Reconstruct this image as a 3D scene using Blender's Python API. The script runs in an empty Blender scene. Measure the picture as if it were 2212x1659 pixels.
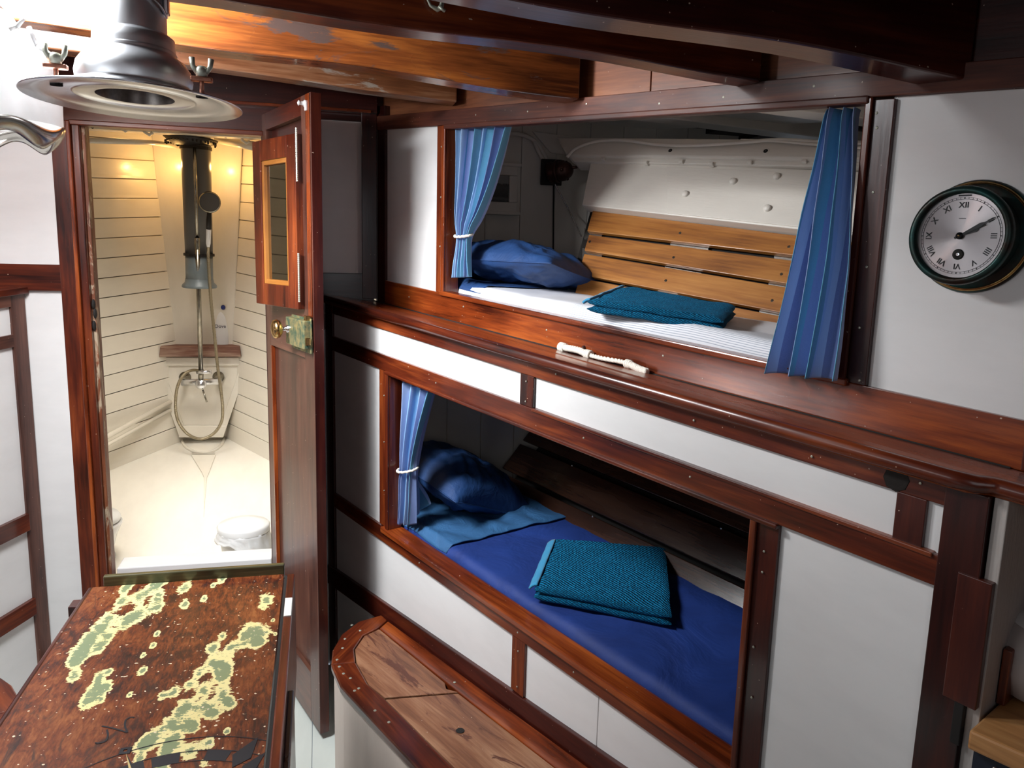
import bpy, bmesh, math, random
from mathutils import Vector as V, Matrix, noise
random.seed(7)
SC = bpy.context.scene
COL = SC.collection
H = 1.55                                   # eye height over the cabin floor

# ------------------------------------------------------------------ camera
FPX = 1680.0
RX = V((0.97075336, -0.23859988, 0.02660861))      # camera right in world
DN = V((-0.01398623, -0.16684908, -0.98588324))    # camera down in world
FW = V((0.23967124, 0.95667731, -0.16530642))      # camera forward in world
cam_data = bpy.data.cameras.new('camera')
cam = bpy.data.objects.new('camera', cam_data)
COL.objects.link(cam)
UP = -DN
BK = -FW
cam.matrix_world = Matrix(((RX.x, UP.x, BK.x, 0), (RX.y, UP.y, BK.y, 0), (RX.z, UP.z, BK.z, H), (0, 0, 0, 1)))
cam_data.sensor_width = 36
cam_data.lens = FPX / 2212 * 36
cam_data.clip_start = 0.02
SC.camera = cam

# ------------------------------------------------------------------ light and exposure
SC.view_settings.view_transform = 'Standard'
SC.view_settings.look = 'None'
SC.view_settings.exposure = 0.0
SC.view_settings.gamma = 1.0
SC.view_settings.use_curve_mapping = False
world = bpy.data.worlds.new('sky'); SC.world = world; world.use_nodes = True
wn = world.node_tree.nodes; wl = world.node_tree.links
bg = wn['Background']; bg.inputs['Strength'].default_value = 0.3
bg.inputs['Color'].default_value = (0.75, 0.85, 1.0, 1)


def area(name, loc, target, sx, sy, power, color=(1, 1, 1), spread=180):
    d = bpy.data.lights.new(name, 'AREA'); d.shape = 'RECTANGLE'; d.size = sx; d.size_y = sy
    d.energy = power; d.color = color; d.spread = math.radians(spread)
    o = bpy.data.objects.new(name, d); COL.objects.link(o); o.location = loc
    o.rotation_euler = (V(target) - V(loc)).to_track_quat('-Z', 'Y').to_euler()
    return o


def point(name, loc, power, color, r=0.01):
    d = bpy.data.lights.new(name, 'POINT'); d.energy = power; d.color = color; d.shadow_soft_size = r
    o = bpy.data.objects.new(name, d); COL.objects.link(o); o.location = loc
    return o


def at_px(px, py, y):
    d = RX * (px - 1106) + DN * (py - 829.5) + FW * FPX
    return V((0, 0, H)) + d * (y / d.y)


L_HATCH = area('skylight_daylight', (-0.675, 1.675, H + 0.61), (-0.62, 1.68, 0.0), 0.72, 0.35, 85, (0.95, 0.98, 1.0))
L_AFT_FILL = area('aft_fill_light', (0.05, -0.85, H + 0.15), (0.5, 2.2, 1.0), 0.6, 1.0, 2.4, (0.92, 0.95, 1.0))  # added unseen fill from behind the camera
L_PORT_FILL = area('port_fill_light', (-1.05, 0.55, H + 0.12), (0.9, 1.3, 1.1), 0.6, 0.5, 2.3, (0.92, 0.96, 1.0))  # added unseen fill from port, brightens the clock panel
L_SKY2 = area('skylight_side_fill', (-0.84, 1.68, H + 0.50), (0.30, 2.50, H - 0.05), 0.30, 0.30, 12, (0.95, 0.98, 1.0), 100)  # added fill in the skylight gap, brightens the forward upper panel
L_BATH = area('shower_room_skylight', (-0.5, 3.35, H + 0.52), (-0.55, 3.7, 0.4), 0.5, 0.5, 7.5, (1.0, 0.95, 0.87), 85)
L_B1 = point('shower_lamp_left', at_px(366, 356, 4.20), 1.5, (1.0, 0.55, 0.17), 0.012)
L_B2 = point('shower_lamp_right', at_px(486, 366, 4.20), 1.5, (1.0, 0.55, 0.17), 0.012)

# ------------------------------------------------------------------ projection helpers (points on real planes)
CAMO = V((0, 0, H))


def ray(px, py):
    return RX * (px - 1106) + DN * (py - 829.5) + FW * FPX


def hit(px, py, p0, n):
    d = ray(px, py)
    return CAMO + d * ((V(p0) - CAMO).dot(n) / d.dot(n))


def at_y(px, py, y):
    return hit(px, py, (0, y, 0), V((0, 1, 0)))


def at_z(px, py, z):
    return hit(px, py, (0, 0, z), V((0, 0, 1)))


# ------------------------------------------------------------------ mesh builder
class MB:
    def __init__(self):
        self.v = []; self.f = []; self.gc = None

    def add(self, vs, fs):
        b = len(self.v)
        self.v += [V(p) for p in vs]
        self.f += [tuple(i + b for i in f) for f in fs]
        return self

    def hexa(self, p):      # p: 4 lower then 4 upper
        return self.add(p, [(0, 1, 2, 3), (7, 6, 5, 4), (0, 4, 5, 1), (1, 5, 6, 2), (2, 6, 7, 3), (3, 7, 4, 0)])

    def box(self, c, h, ax=None):
        ax = ax or (V((1, 0, 0)), V((0, 1, 0)), V((0, 0, 1)))
        c = V(c)
        q = [c + ax[0] * (sx * h[0]) + ax[1] * (sy * h[1]) + ax[2] * (sz * h[2]) for sz in (-1, 1) for sx, sy in ((-1, -1), (1, -1), (1, 1), (-1, 1))]
        return self.hexa(q)

    def prism(self, poly, ext):
        n = len(poly); ext = V(ext)
        vs = [V(p) for p in poly] + [V(p) + ext for p in poly]
        fs = [tuple(range(n)), tuple(range(2 * n - 1, n - 1, -1))]
        fs += [(i, i + n, (i + 1) % n + n, (i + 1) % n) for i in range(n)]
        return self.add(vs, fs)

    def tube(self, path, r, seg=10, closed=False, cap=True):
        path = [V(p) for p in path]; n = len(path)
        rr = r if isinstance(r, (list, tuple)) else [r] * n
        vs = []; prev = None
        for i, p in enumerate(path):
            if closed:
                t = (path[(i + 1) % n] - path[i - 1])
            else:
                t = path[min(i + 1, n - 1)] - path[max(i - 1, 0)]
            t.normalize()
            if prev is None:
                a = t.orthogonal().normalized()
            else:
                a = (prev - t * prev.dot(t)).normalized()
            prev = a; b = t.cross(a)
            for k in range(seg):
                an = 2 * math.pi * k / seg
                vs.append(p + a * (rr[i] * math.cos(an)) + b * (rr[i] * math.sin(an)))
        fs = []
        for i in range(n if closed else n - 1):
            j = (i + 1) % n
            for k in range(seg):
                k2 = (k + 1) % seg
                fs.append((i * seg + k, i * seg + k2, j * seg + k2, j * seg + k))
        if cap and not closed:
            fs.append(tuple(range(seg - 1, -1, -1))); fs.append(tuple((n - 1) * seg + k for k in range(seg)))
        return self.add(vs, fs)

    def lathe(self, prof, o=(0, 0, 0), axis=(0, 0, 1), seg=40, cap=False, sq=None):
        axis = V(axis).normalized(); a = axis.orthogonal().normalized()
        if sq: a = V(sq[0]).normalized()
        b = axis.cross(a); o = V(o); vs = []
        for r, h in prof:
            for k in range(seg):
                an = 2 * math.pi * k / seg
                vs.append(o + axis * h + a * (r * math.cos(an)) + b * (r * math.sin(an) * (sq[1] if sq else 1)))
        fs = []
        for i in range(len(prof) - 1):
            for k in range(seg):
                k2 = (k + 1) % seg
                fs.append((i * seg + k, i * seg + k2, (i + 1) * seg + k2, (i + 1) * seg + k))
        if cap:
            fs.append(tuple(range(seg - 1, -1, -1))); fs.append(tuple((len(prof) - 1) * seg + k for k in range(seg)))
        return self.add(vs, fs)

    def grid(self, fn, nu, nv, gcf=None):
        vs = []; base = len(self.v)
        if gcf and self.gc is None: self.gc = [V((0, 0, 0))] * base
        for j in range(nv + 1):
            for i in range(nu + 1):
                vs.append(fn(i / nu, j / nv))
                if gcf: self.gc.append(V(gcf(i / nu, j / nv)))
        fs = [(j * (nu + 1) + i, j * (nu + 1) + i + 1, (j + 1) * (nu + 1) + i + 1, (j + 1) * (nu + 1) + i) for j in range(nv) for i in range(nu)]
        return self.add(vs, fs)

    def ball(self, c, r, seg=16, rings=10, sc=(1, 1, 1)):
        prof = [(max(1e-4, math.sin(math.pi * i / rings)), -math.cos(math.pi * i / rings)) for i in range(rings + 1)]
        b = len(self.v)
        self.lathe(prof, (0, 0, 0), (0, 0, 1), seg)
        for i in range(b, len(self.v)):
            p = self.v[i]; self.v[i] = V(c) + V((p.x * sc[0], p.y * sc[1], p.z * sc[2])) * r
        return self

    def build(self, name, mat, parent=None, grain=None, bevel=0, smooth=False, sub=0, solid=0, kind=None, label=None, mask=None):
        me = bpy.data.meshes.new(name)
        off = world_loc(parent) if parent else V((0, 0, 0))
        me.from_pydata([tuple(p - off) for p in self.v], [], self.f)
        bm = bmesh.new(); bm.from_mesh(me)
        bmesh.ops.recalc_face_normals(bm, faces=bm.faces); bm.to_mesh(me); bm.free()
        g = V(grain).normalized() if grain is not None else V((0, 0, 1))
        a = g.orthogonal().normalized(); b = g.cross(a)
        rnd = V((random.uniform(0, 50), random.uniform(0, 50), random.uniform(0, 50)))
        att = me.attributes.new('gc', 'FLOAT_VECTOR', 'POINT')
        if self.gc:
            while len(self.gc) < len(self.v): self.gc.append(V((0, 0, 0)))
            data = [c for p in self.gc for c in p]
        else:
            data = []
            for p in self.v: data += [p.dot(g) + rnd.x, p.dot(a) + rnd.y, p.dot(b) + rnd.z]
        att.data.foreach_set('vector', data)
        if mask:
            at2 = me.attributes.new('mask', 'FLOAT', 'POINT'); at2.data.foreach_set('value', mask)
        me.materials.append(mat)
        if smooth:
            me.polygons.foreach_set('use_smooth', [True] * len(me.polygons))
        o = bpy.data.objects.new(name, me); COL.objects.link(o)
        if parent: o.parent = parent
        if bevel:
            m = o.modifiers.new('bevel', 'BEVEL'); m.width = bevel; m.segments = 2; m.limit_method = 'ANGLE'
        if solid:
            m = o.modifiers.new('solid', 'SOLIDIFY'); m.thickness = solid; m.offset = 0
        if sub:
            m = o.modifiers.new('sub', 'SUBSURF'); m.levels = sub; m.render_levels = sub
        if kind: o['kind'] = kind
        if label: o['label'] = label
        return o


def world_loc(o):
    p = V((0, 0, 0))
    while o:
        p += o.location; o = o.parent
    return p


def thing(name, label, cat, loc=(0, 0, 0), group=None):
    o = bpy.data.objects.new(name, None); COL.objects.link(o); o.location = loc; o.empty_display_size = 0.05
    o['label'] = label; o['category'] = cat
    if group: o['group'] = group
    return o


def struct(name, loc=(0, 0, 0), label=None, cat=None):
    o = bpy.data.objects.new(name, None); COL.objects.link(o); o.location = loc; o['kind'] = 'structure'
    if label: o['label'] = label
    if cat: o['category'] = cat
    return o


def tag(o, label, cat, group=None):
    o['label'] = label; o['category'] = cat
    if group: o['group'] = group
    return o


# ------------------------------------------------------------------ materials
def new_mat(name):
    m = bpy.data.materials.new(name); m.use_nodes = True
    return m, m.node_tree.nodes, m.node_tree.links, m.node_tree.nodes['Principled BSDF']


def ramp(nd, stops, interp='LINEAR'):
    cr = nd.color_ramp; cr.interpolation = interp
    while len(cr.elements) > 1: cr.elements.remove(cr.elements[-1])
    cr.elements[0].position = stops[0][0]; cr.elements[0].color = (*stops[0][1], 1)
    for p, c in stops[1:]:
        e = cr.elements.new(p); e.color = (*c, 1)


def mnode(ns, ls, op, a, b=None, c=None):
    n = ns.new('ShaderNodeMath'); n.operation = op
    for i, x in enumerate((a, b, c)):
        if x is None: continue
        if isinstance(x, (int, float)): n.inputs[i].default_value = x
        else: ls.new(x, n.inputs[i])
    return n.outputs[0]


def gcvec(ns, ls, scale):
    a = ns.new('ShaderNodeAttribute'); a.attribute_name = 'gc'
    m = ns.new('ShaderNodeMapping'); m.inputs['Scale'].default_value = scale
    ls.new(a.outputs['Vector'], m.inputs['Vector'])
    return m.outputs['Vector']


def noise_n(ns, ls, vec, sc, det=4, rough=0.6, dist=0.0):
    n = ns.new('ShaderNodeTexNoise'); n.inputs['Scale'].default_value = sc; n.inputs['Detail'].default_value = det
    n.inputs['Roughness'].default_value = rough; n.inputs['Distortion'].default_value = dist
    if vec is not None: ls.new(vec, n.inputs['Vector'])
    return n.outputs['Fac']


def mix(ns, ls, fac, a, b):
    m = ns.new('ShaderNodeMix'); m.data_type = 'RGBA'
    if isinstance(fac, (int, float)): m.inputs[0].default_value = fac
    else: ls.new(fac, m.inputs[0])
    for i, x in ((6, a), (7, b)):
        if isinstance(x, tuple): m.inputs[i].default_value = (*x, 1)
        else: ls.new(x, m.inputs[i])
    return m.outputs[2]


def wood(name, dark, mid, light, rough=0.28, coat=0.4, bump=0.12, stretch=1.0, blot=None, specks=True):
    m, ns, ls, p = new_mat(name)
    v1 = gcvec(ns, ls, (2.2 * stretch, 26, 26)); v2 = gcvec(ns, ls, (9, 160, 160)); v3 = gcvec(ns, ls, (1.3, 3.5, 3.5))
    n1 = noise_n(ns, ls, v1, 1.0, 5, 0.6, 0.5); n2 = noise_n(ns, ls, v2, 1.0, 3, 0.6); n3 = noise_n(ns, ls, v3, 2.0, 3, 0.5)
    s = mnode(ns, ls, 'MULTIPLY_ADD', n2, 0.35, mnode(ns, ls, 'MULTIPLY', n1, 0.65))
    s = mnode(ns, ls, 'MULTIPLY_ADD', mnode(ns, ls, 'SUBTRACT', n3, 0.5), 0.7, s)
    r = ns.new('ShaderNodeValToRGB'); ramp(r, [(0.28, dark), (0.5, mid), (0.74, light)]); ls.new(s, r.inputs[0])
    col = r.outputs[0]
    if blot:
        nb = noise_n(ns, ls, gcvec(ns, ls, (3, 9, 9)), 1.3, 6, 0.7, 0.8)
        rb = ns.new('ShaderNodeValToRGB'); ramp(rb, [(blot[1], (0, 0, 0)), (blot[1] + 0.05, (1, 1, 1))]); ls.new(nb, rb.inputs[0])
        col = mix(ns, ls, rb.outputs[0], col, blot[0])
    if specks:
        ng = noise_n(ns, ls, gcvec(ns, ls, (1, 1, 1)), 190, 0, 0.5)
        rg = ns.new('ShaderNodeValToRGB'); ramp(rg, [(0.86, (0, 0, 0)), (0.88, (1, 1, 1))]); ls.new(ng, rg.inputs[0])
        col = mix(ns, ls, rg.outputs[0], col, (0.55, 0.42, 0.33))
    ls.new(col, p.inputs['Base Color'])
    rr = mnode(ns, ls, 'MULTIPLY_ADD', n3, 0.25, rough - 0.08); ls.new(rr, p.inputs['Roughness'])
    p.inputs['Coat Weight'].default_value = coat; p.inputs['Coat Roughness'].default_value = 0.12
    b = ns.new('ShaderNodeBump'); b.inputs['Strength'].default_value = bump; b.inputs['Distance'].default_value = 0.004
    ls.new(s, b.inputs['Height']); ls.new(b.outputs[0], p.inputs['Normal'])
    return m


def paint(name, col, rough=0.35, bump=0.08, dirt=None, spec=0.5):
    m, ns, ls, p = new_mat(name)
    n1 = noise_n(ns, ls, gcvec(ns, ls, (3, 8, 8)), 1.5, 4, 0.6); n2 = noise_n(ns, ls, gcvec(ns, ls, (30, 160, 160)), 1, 2, 0.5)
    d = tuple(c * 0.95 for c in col)
    r = ns.new('ShaderNodeValToRGB'); ramp(r, [(0.35, d), (0.6, col)]); ls.new(n1, r.inputs[0])
    c = r.outputs[0]
    if dirt:
        nb = noise_n(ns, ls, gcvec(ns, ls, (6, 6, 6)), 3, 6, 0.75, 1.0)
        rb = ns.new('ShaderNodeValToRGB'); ramp(rb, [(dirt[1], (0, 0, 0)), (dirt[1] + 0.04, (1, 1, 1))]); ls.new(nb, rb.inputs[0])
        c = mix(ns, ls, rb.outputs[0], c, dirt[0])
    ls.new(c, p.inputs['Base Color']); p.inputs['Roughness'].default_value = rough
    p.inputs['Specular IOR Level'].default_value = spec
    s = mnode(ns, ls, 'MULTIPLY_ADD', n2, 0.5, n1)
    b = ns.new('ShaderNodeBump'); b.inputs['Strength'].default_value = bump; b.inputs['Distance'].default_value = 0.006
    ls.new(s, b.inputs['Height']); ls.new(b.outputs[0], p.inputs['Normal'])
    return m


def plain(name, col, rough=0.5, metal=0.0, bump=0.0, bsc=200, coat=0, emit=None, trans=0, vari=0.0, vsc=8, col2=None):
    m, ns, ls, p = new_mat(name)
    p.inputs['Base Color'].default_value = (*col, 1); p.inputs['Roughness'].default_value = rough
    p.inputs['Metallic'].default_value = metal; p.inputs['Coat Weight'].default_value = coat
    p.inputs['Transmission Weight'].default_value = trans
    if col2 or vari:
        n = noise_n(ns, ls, gcvec(ns, ls, (1, 1, 1)), vsc, 5, 0.65)
        r = ns.new('ShaderNodeValToRGB'); ramp(r, [(0.38, col), (0.62, col2 or tuple(c * (1 - vari) for c in col))]); ls.new(n, r.inputs[0])
        ls.new(r.outputs[0], p.inputs['Base Color'])
    if bump:
        n = noise_n(ns, ls, gcvec(ns, ls, (1, 1, 1)), bsc, 3, 0.6)
        b = ns.new('ShaderNodeBump'); b.inputs['Strength'].default_value = bump; b.inputs['Distance'].default_value = 0.002
        ls.new(n, b.inputs['Height']); ls.new(b.outputs[0], p.inputs['Normal'])
    if emit:
        p.inputs['Emission Color'].default_value = (*emit[0], 1); p.inputs['Emission Strength'].default_value = emit[1]
    return m


MAH = wood('mahogany', (0.018, 0.003, 0.002), (0.095, 0.014, 0.004), (0.25, 0.050, 0.010))
MAHD = wood('dark_mahogany', (0.010, 0.002, 0.002), (0.042, 0.006, 0.004), (0.095, 0.016, 0.007))
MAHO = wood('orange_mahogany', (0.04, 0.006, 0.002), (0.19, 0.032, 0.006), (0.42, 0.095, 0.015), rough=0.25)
BEAM = wood('varnished_beam', (0.06, 0.016, 0.006), (0.22, 0.060, 0.014), (0.50, 0.16, 0.030), rough=0.22, bump=0.2, blot=((0.10, 0.065, 0.055), 0.56), specks=False)
BEAMW = wood('weathered_glare_beam', (0.09, 0.030, 0.012), (0.24, 0.090, 0.035), (0.50, 0.26, 0.14), rough=0.25, bump=0.25, blot=((0.42, 0.36, 0.30), 0.57), specks=False)  # weathered wood; its pale grey blotches also paint in glare
MAHS = wood('satin_mahogany', (0.018, 0.003, 0.002), (0.085, 0.018, 0.008), (0.20, 0.055, 0.022), rough=0.55, coat=0.03)
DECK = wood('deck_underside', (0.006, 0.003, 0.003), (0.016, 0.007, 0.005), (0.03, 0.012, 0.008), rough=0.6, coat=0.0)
CARL = wood('carline_board', (0.06, 0.018, 0.008), (0.20, 0.060, 0.022), (0.34, 0.12, 0.045), rough=0.5, coat=0.1)
DOORW = wood('door_wood', (0.03, 0.010, 0.007), (0.095, 0.034, 0.022), (0.17, 0.068, 0.042), rough=0.35, coat=0.25)
SEATW = wood('worn_seat_wood', (0.10, 0.035, 0.018), (0.24, 0.095, 0.045), (0.42, 0.22, 0.12), rough=0.45, coat=0.1, bump=0.25, blot=((0.10, 0.028, 0.014), 0.57))
OAK = wood('oiled_oak', (0.13, 0.038, 0.007), (0.33, 0.120, 0.020), (0.48, 0.21, 0.045), rough=0.42, coat=0.1, stretch=0.6, specks=False)
COUNT = wood('light_counter', (0.32, 0.14, 0.045), (0.48, 0.23, 0.08), (0.6, 0.33, 0.13), rough=0.4, coat=0.1, specks=False)
WHITE = paint('white_gloss_paint', (0.80, 0.79, 0.785), 0.33, 0.04)
WHITEB = paint('white_berth_paint', (0.74, 0.69, 0.62), 0.45, 0.12)
CREAM = paint('cream_paint', (0.78, 0.73, 0.63), 0.22, 0.06)
CREAMD = plain('seam_shadow_paint', (0.25, 0.21, 0.15), 0.7)
CREAMF = paint('cream_floor_paint', (0.86, 0.82, 0.73), 0.30, 0.04)
FLOORP = paint('white_floor_paint', (0.62, 0.66, 0.62), 0.4, 0.12, ((0.20, 0.20, 0.18), 0.71))
STEEL = plain('polished_steel', (0.80, 0.82, 0.86), 0.24, 1.0, 0.03, 60)
STEELB = plain('satin_steel', (0.88, 0.90, 0.93), 0.42, 1.0, 0.03, 60)
STEELI = plain('dull_steel_inside', (0.30, 0.27, 0.25), 0.35, 1.0, vari=0.5, vsc=30)
CHROME = plain('worn_chrome', (0.40, 0.37, 0.31), 0.22, 1.0, vari=0.3, vsc=40)
HOSE = plain('metal_hose', (0.34, 0.29, 0.20), 0.32, 1.0, 0.5, 500)
BRASS = plain('brass', (0.80, 0.53, 0.20), 0.22, 1.0, col2=(0.45, 0.28, 0.12), vsc=45)
VERDI = plain('verdigris_brass', (0.10, 0.20, 0.14), 0.4, 0.75, 0.2, 150, col2=(0.50, 0.42, 0.20), vsc=38)
VERDID = plain('dark_bronze_verdigris', (0.030, 0.018, 0.013), 0.4, 0.6, 0.2, 120, col2=(0.015, 0.075, 0.07), vsc=11)
COPPER = plain('copper', (0.55, 0.24, 0.16), 0.35, 0.9, vari=0.3, vsc=60)
CAST = plain('pale_cast_metal', (0.52, 0.53, 0.44), 0.4, 0.6, 0.2, 200)
BLACK = plain('black_paint', (0.006, 0.006, 0.008), 0.35)
BLACKM = plain('blackened_iron', (0.02, 0.016, 0.014), 0.5, 0.5, 0.3, 120)
PIPE = plain('grey_pipe_paint', (0.085, 0.08, 0.075), 0.33, 0.0, 0.15, 60)
PIPEL = plain('blue_grey_pipe_paint', (0.16, 0.19, 0.20), 0.35, 0.0, 0.15, 60)
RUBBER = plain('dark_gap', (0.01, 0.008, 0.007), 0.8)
MIRROR = plain('smoky_mirror_glass', (0.42, 0.40, 0.36), 0.03, 1.0)
ROPE = plain('white_rope', (0.85, 0.80, 0.70), 0.8, 0.0, 0.6, 400)
PLASW = plain('white_plastic', (0.80, 0.80, 0.80), 0.3)
ENAM = plain('white_enamel', (0.85, 0.85, 0.84), 0.2)
BRONZE = plain('old_bronze', (0.07, 0.025, 0.018), 0.45, 0.6, 0.3, 80)
GRILL = plain('shower_rose_face', (0.07, 0.062, 0.05), 0.5, 0.0, 0.6, 300)
NAVYP = plain('navy_cabinet_paint', (0.008, 0.012, 0.025), 0.5)
GLOW = plain('white_glass_lit', (0.95, 0.95, 0.95), 0.25, emit=((1, 1, 1), 0.35))
GREYM = plain('grey_polished_metal', (0.45, 0.43, 0.40), 0.25, 0.9)
TAPE = plain('white_tape', (0.8, 0.78, 0.72), 0.5)
PRINT = plain('navy_print', (0.02, 0.02, 0.06), 0.5)
BLUECAP = plain('dark_blue_cap', (0.01, 0.02, 0.16), 0.3)
BAG = plain('white_bin_bag', (0.80, 0.80, 0.79), 0.35, 0, 0.3, 60)
INKM = plain('compass_ink', (0.004, 0.005, 0.010), 0.55)
IVORY = plain('aged_ivory_paint', (0.55, 0.42, 0.18), 0.4)


def cloth(name, c1, c2, bsc=500, bump=0.35, wr=0.25, wsc=7, rough=0.85, sheen=0.2):
    m, ns, ls, p = new_mat(name)
    tc = ns.new('ShaderNodeTexCoord')
    n1 = noise_n(ns, ls, tc.outputs['Object'], wsc, 4, 0.55, 1.2); n2 = noise_n(ns, ls, tc.outputs['Object'], bsc, 2, 0.6)
    r = ns.new('ShaderNodeValToRGB'); ramp(r, [(0.3, c1), (0.7, c2)]); ls.new(mnode(ns, ls, 'MULTIPLY_ADD', n2, 0.4, mnode(ns, ls, 'MULTIPLY', n1, 0.6)), r.inputs[0])
    ls.new(r.outputs[0], p.inputs['Base Color']); p.inputs['Roughness'].default_value = rough
    p.inputs['Sheen Weight'].default_value = sheen
    b = ns.new('ShaderNodeBump'); b.inputs['Strength'].default_value = wr; b.inputs['Distance'].default_value = 0.02; ls.new(n1, b.inputs['Height'])
    b2 = ns.new('ShaderNodeBump'); b2.inputs['Strength'].default_value = bump; b2.inputs['Distance'].default_value = 0.001
    ls.new(n2, b2.inputs['Height']); ls.new(b.outputs[0], b2.inputs['Normal']); ls.new(b2.outputs[0], p.inputs['Normal'])
    return m


NAVY = cloth('navy_cotton', (0.008, 0.034, 0.12), (0.018, 0.070, 0.22), 700, 0.1, 0.35, 9, 0.6, 0.0)
NAVYS = cloth('deep_blue_sheet', (0.004, 0.020, 0.13), (0.009, 0.042, 0.24), 700, 0.1, 0.5, 5, 0.7, 0.0)
BLUES = cloth('mid_blue_sheet', (0.015, 0.075, 0.19), (0.03, 0.13, 0.30), 700, 0.1, 0.5, 9, 0.75, 0.0)
WSHEET = cloth('white_sheet', (0.62, 0.62, 0.66), (0.74, 0.74, 0.78), 700, 0.1, 0.2, 6, 0.8)


def towel_mat():
    m, ns, ls, p = new_mat('teal_terry')
    vec = gcvec(ns, ls, (1, 1, 1))
    w1 = ns.new('ShaderNodeTexWave'); w1.inputs['Scale'].default_value = 45; w1.inputs['Distortion'].default_value = 2.5
    w1.inputs['Detail'].default_value = 2; w1.inputs['Detail Scale'].default_value = 3; w1.bands_direction = 'DIAGONAL'; ls.new(vec, w1.inputs['Vector'])
    n = noise_n(ns, ls, vec, 260, 2, 0.6)
    h = mnode(ns, ls, 'MULTIPLY_ADD', n, 0.8, w1.outputs['Fac'])
    r = ns.new('ShaderNodeValToRGB'); ramp(r, [(0.2, (0.002, 0.05, 0.13)), (0.85, (0.006, 0.24, 0.47))]); ls.new(mnode(ns, ls, 'MULTIPLY', h, 0.6), r.inputs[0])
    ls.new(r.outputs[0], p.inputs['Base Color']); p.inputs['Roughness'].default_value = 0.95; p.inputs['Specular IOR Level'].default_value = 0.15
    b = ns.new('ShaderNodeBump'); b.inputs['Strength'].default_value = 1.0; b.inputs['Distance'].default_value = 0.006
    ls.new(h, b.inputs['Height']); ls.new(b.outputs[0], p.inputs['Normal'])
    return m


TOWEL = towel_mat()
TOWELH = cloth('turquoise_hem', (0.02, 0.22, 0.42), (0.03, 0.28, 0.50), 400, 0.3, 0.1, 20)


def curtain_mat():
    m, ns, ls, p = new_mat('striped_curtain')
    a = ns.new('ShaderNodeAttribute'); a.attribute_name = 'gc'
    sx = ns.new('ShaderNodeSeparateXYZ'); ls.new(a.outputs['Vector'], sx.inputs[0])
    fr = mnode(ns, ls, 'FRACT', mnode(ns, ls, 'MULTIPLY', sx.outputs[0], 3.0))
    r = ns.new('ShaderNodeValToRGB')
    ramp(r, [(0, (0.24, 0.45, 0.76)), (0.17, (0.06, 0.30, 0.48)), (0.30, (0.34, 0.52, 0.80)), (0.42, (0.12, 0.18, 0.44)), (0.58, (0.28, 0.38, 0.68)),
             (0.72, (0.08, 0.33, 0.52)), (0.84, (0.16, 0.23, 0.52))], 'CONSTANT')
    ls.new(fr, r.inputs[0])
    tc = ns.new('ShaderNodeTexCoord'); n2 = noise_n(ns, ls, tc.outputs['Object'], 500, 2, 0.6)
    ls.new(mix(ns, ls, mnode(ns, ls, 'MULTIPLY', n2, 0.35), r.outputs[0], (0.30, 0.45, 0.65)), p.inputs['Base Color'])
    p.inputs['Roughness'].default_value = 0.85; p.inputs['Sheen Weight'].default_value = 0.25
    b2 = ns.new('ShaderNodeBump'); b2.inputs['Strength'].default_value = 0.3; b2.inputs['Distance'].default_value = 0.001
    ls.new(n2, b2.inputs['Height']); ls.new(b2.outputs[0], p.inputs['Normal'])
    return m


CURT = curtain_mat()


def stripe_sheet_mat():
    m, ns, ls, p = new_mat('striped_ticking')
    a = ns.new('ShaderNodeAttribute'); a.attribute_name = 'gc'
    sx = ns.new('ShaderNodeSeparateXYZ'); ls.new(a.outputs['Vector'], sx.inputs[0])
    fr = mnode(ns, ls, 'FRACT', mnode(ns, ls, 'MULTIPLY', sx.outputs[1], 95.0))
    st = mnode(ns, ls, 'GREATER_THAN', fr, 0.72)
    on = mnode(ns, ls, 'MULTIPLY', st, sx.outputs[2])
    ls.new(mix(ns, ls, on, (0.78, 0.78, 0.82), (0.36, 0.40, 0.48)), p.inputs['Base Color'])
    p.inputs['Roughness'].default_value = 0.8
    return m


TICK = stripe_sheet_mat()


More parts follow.
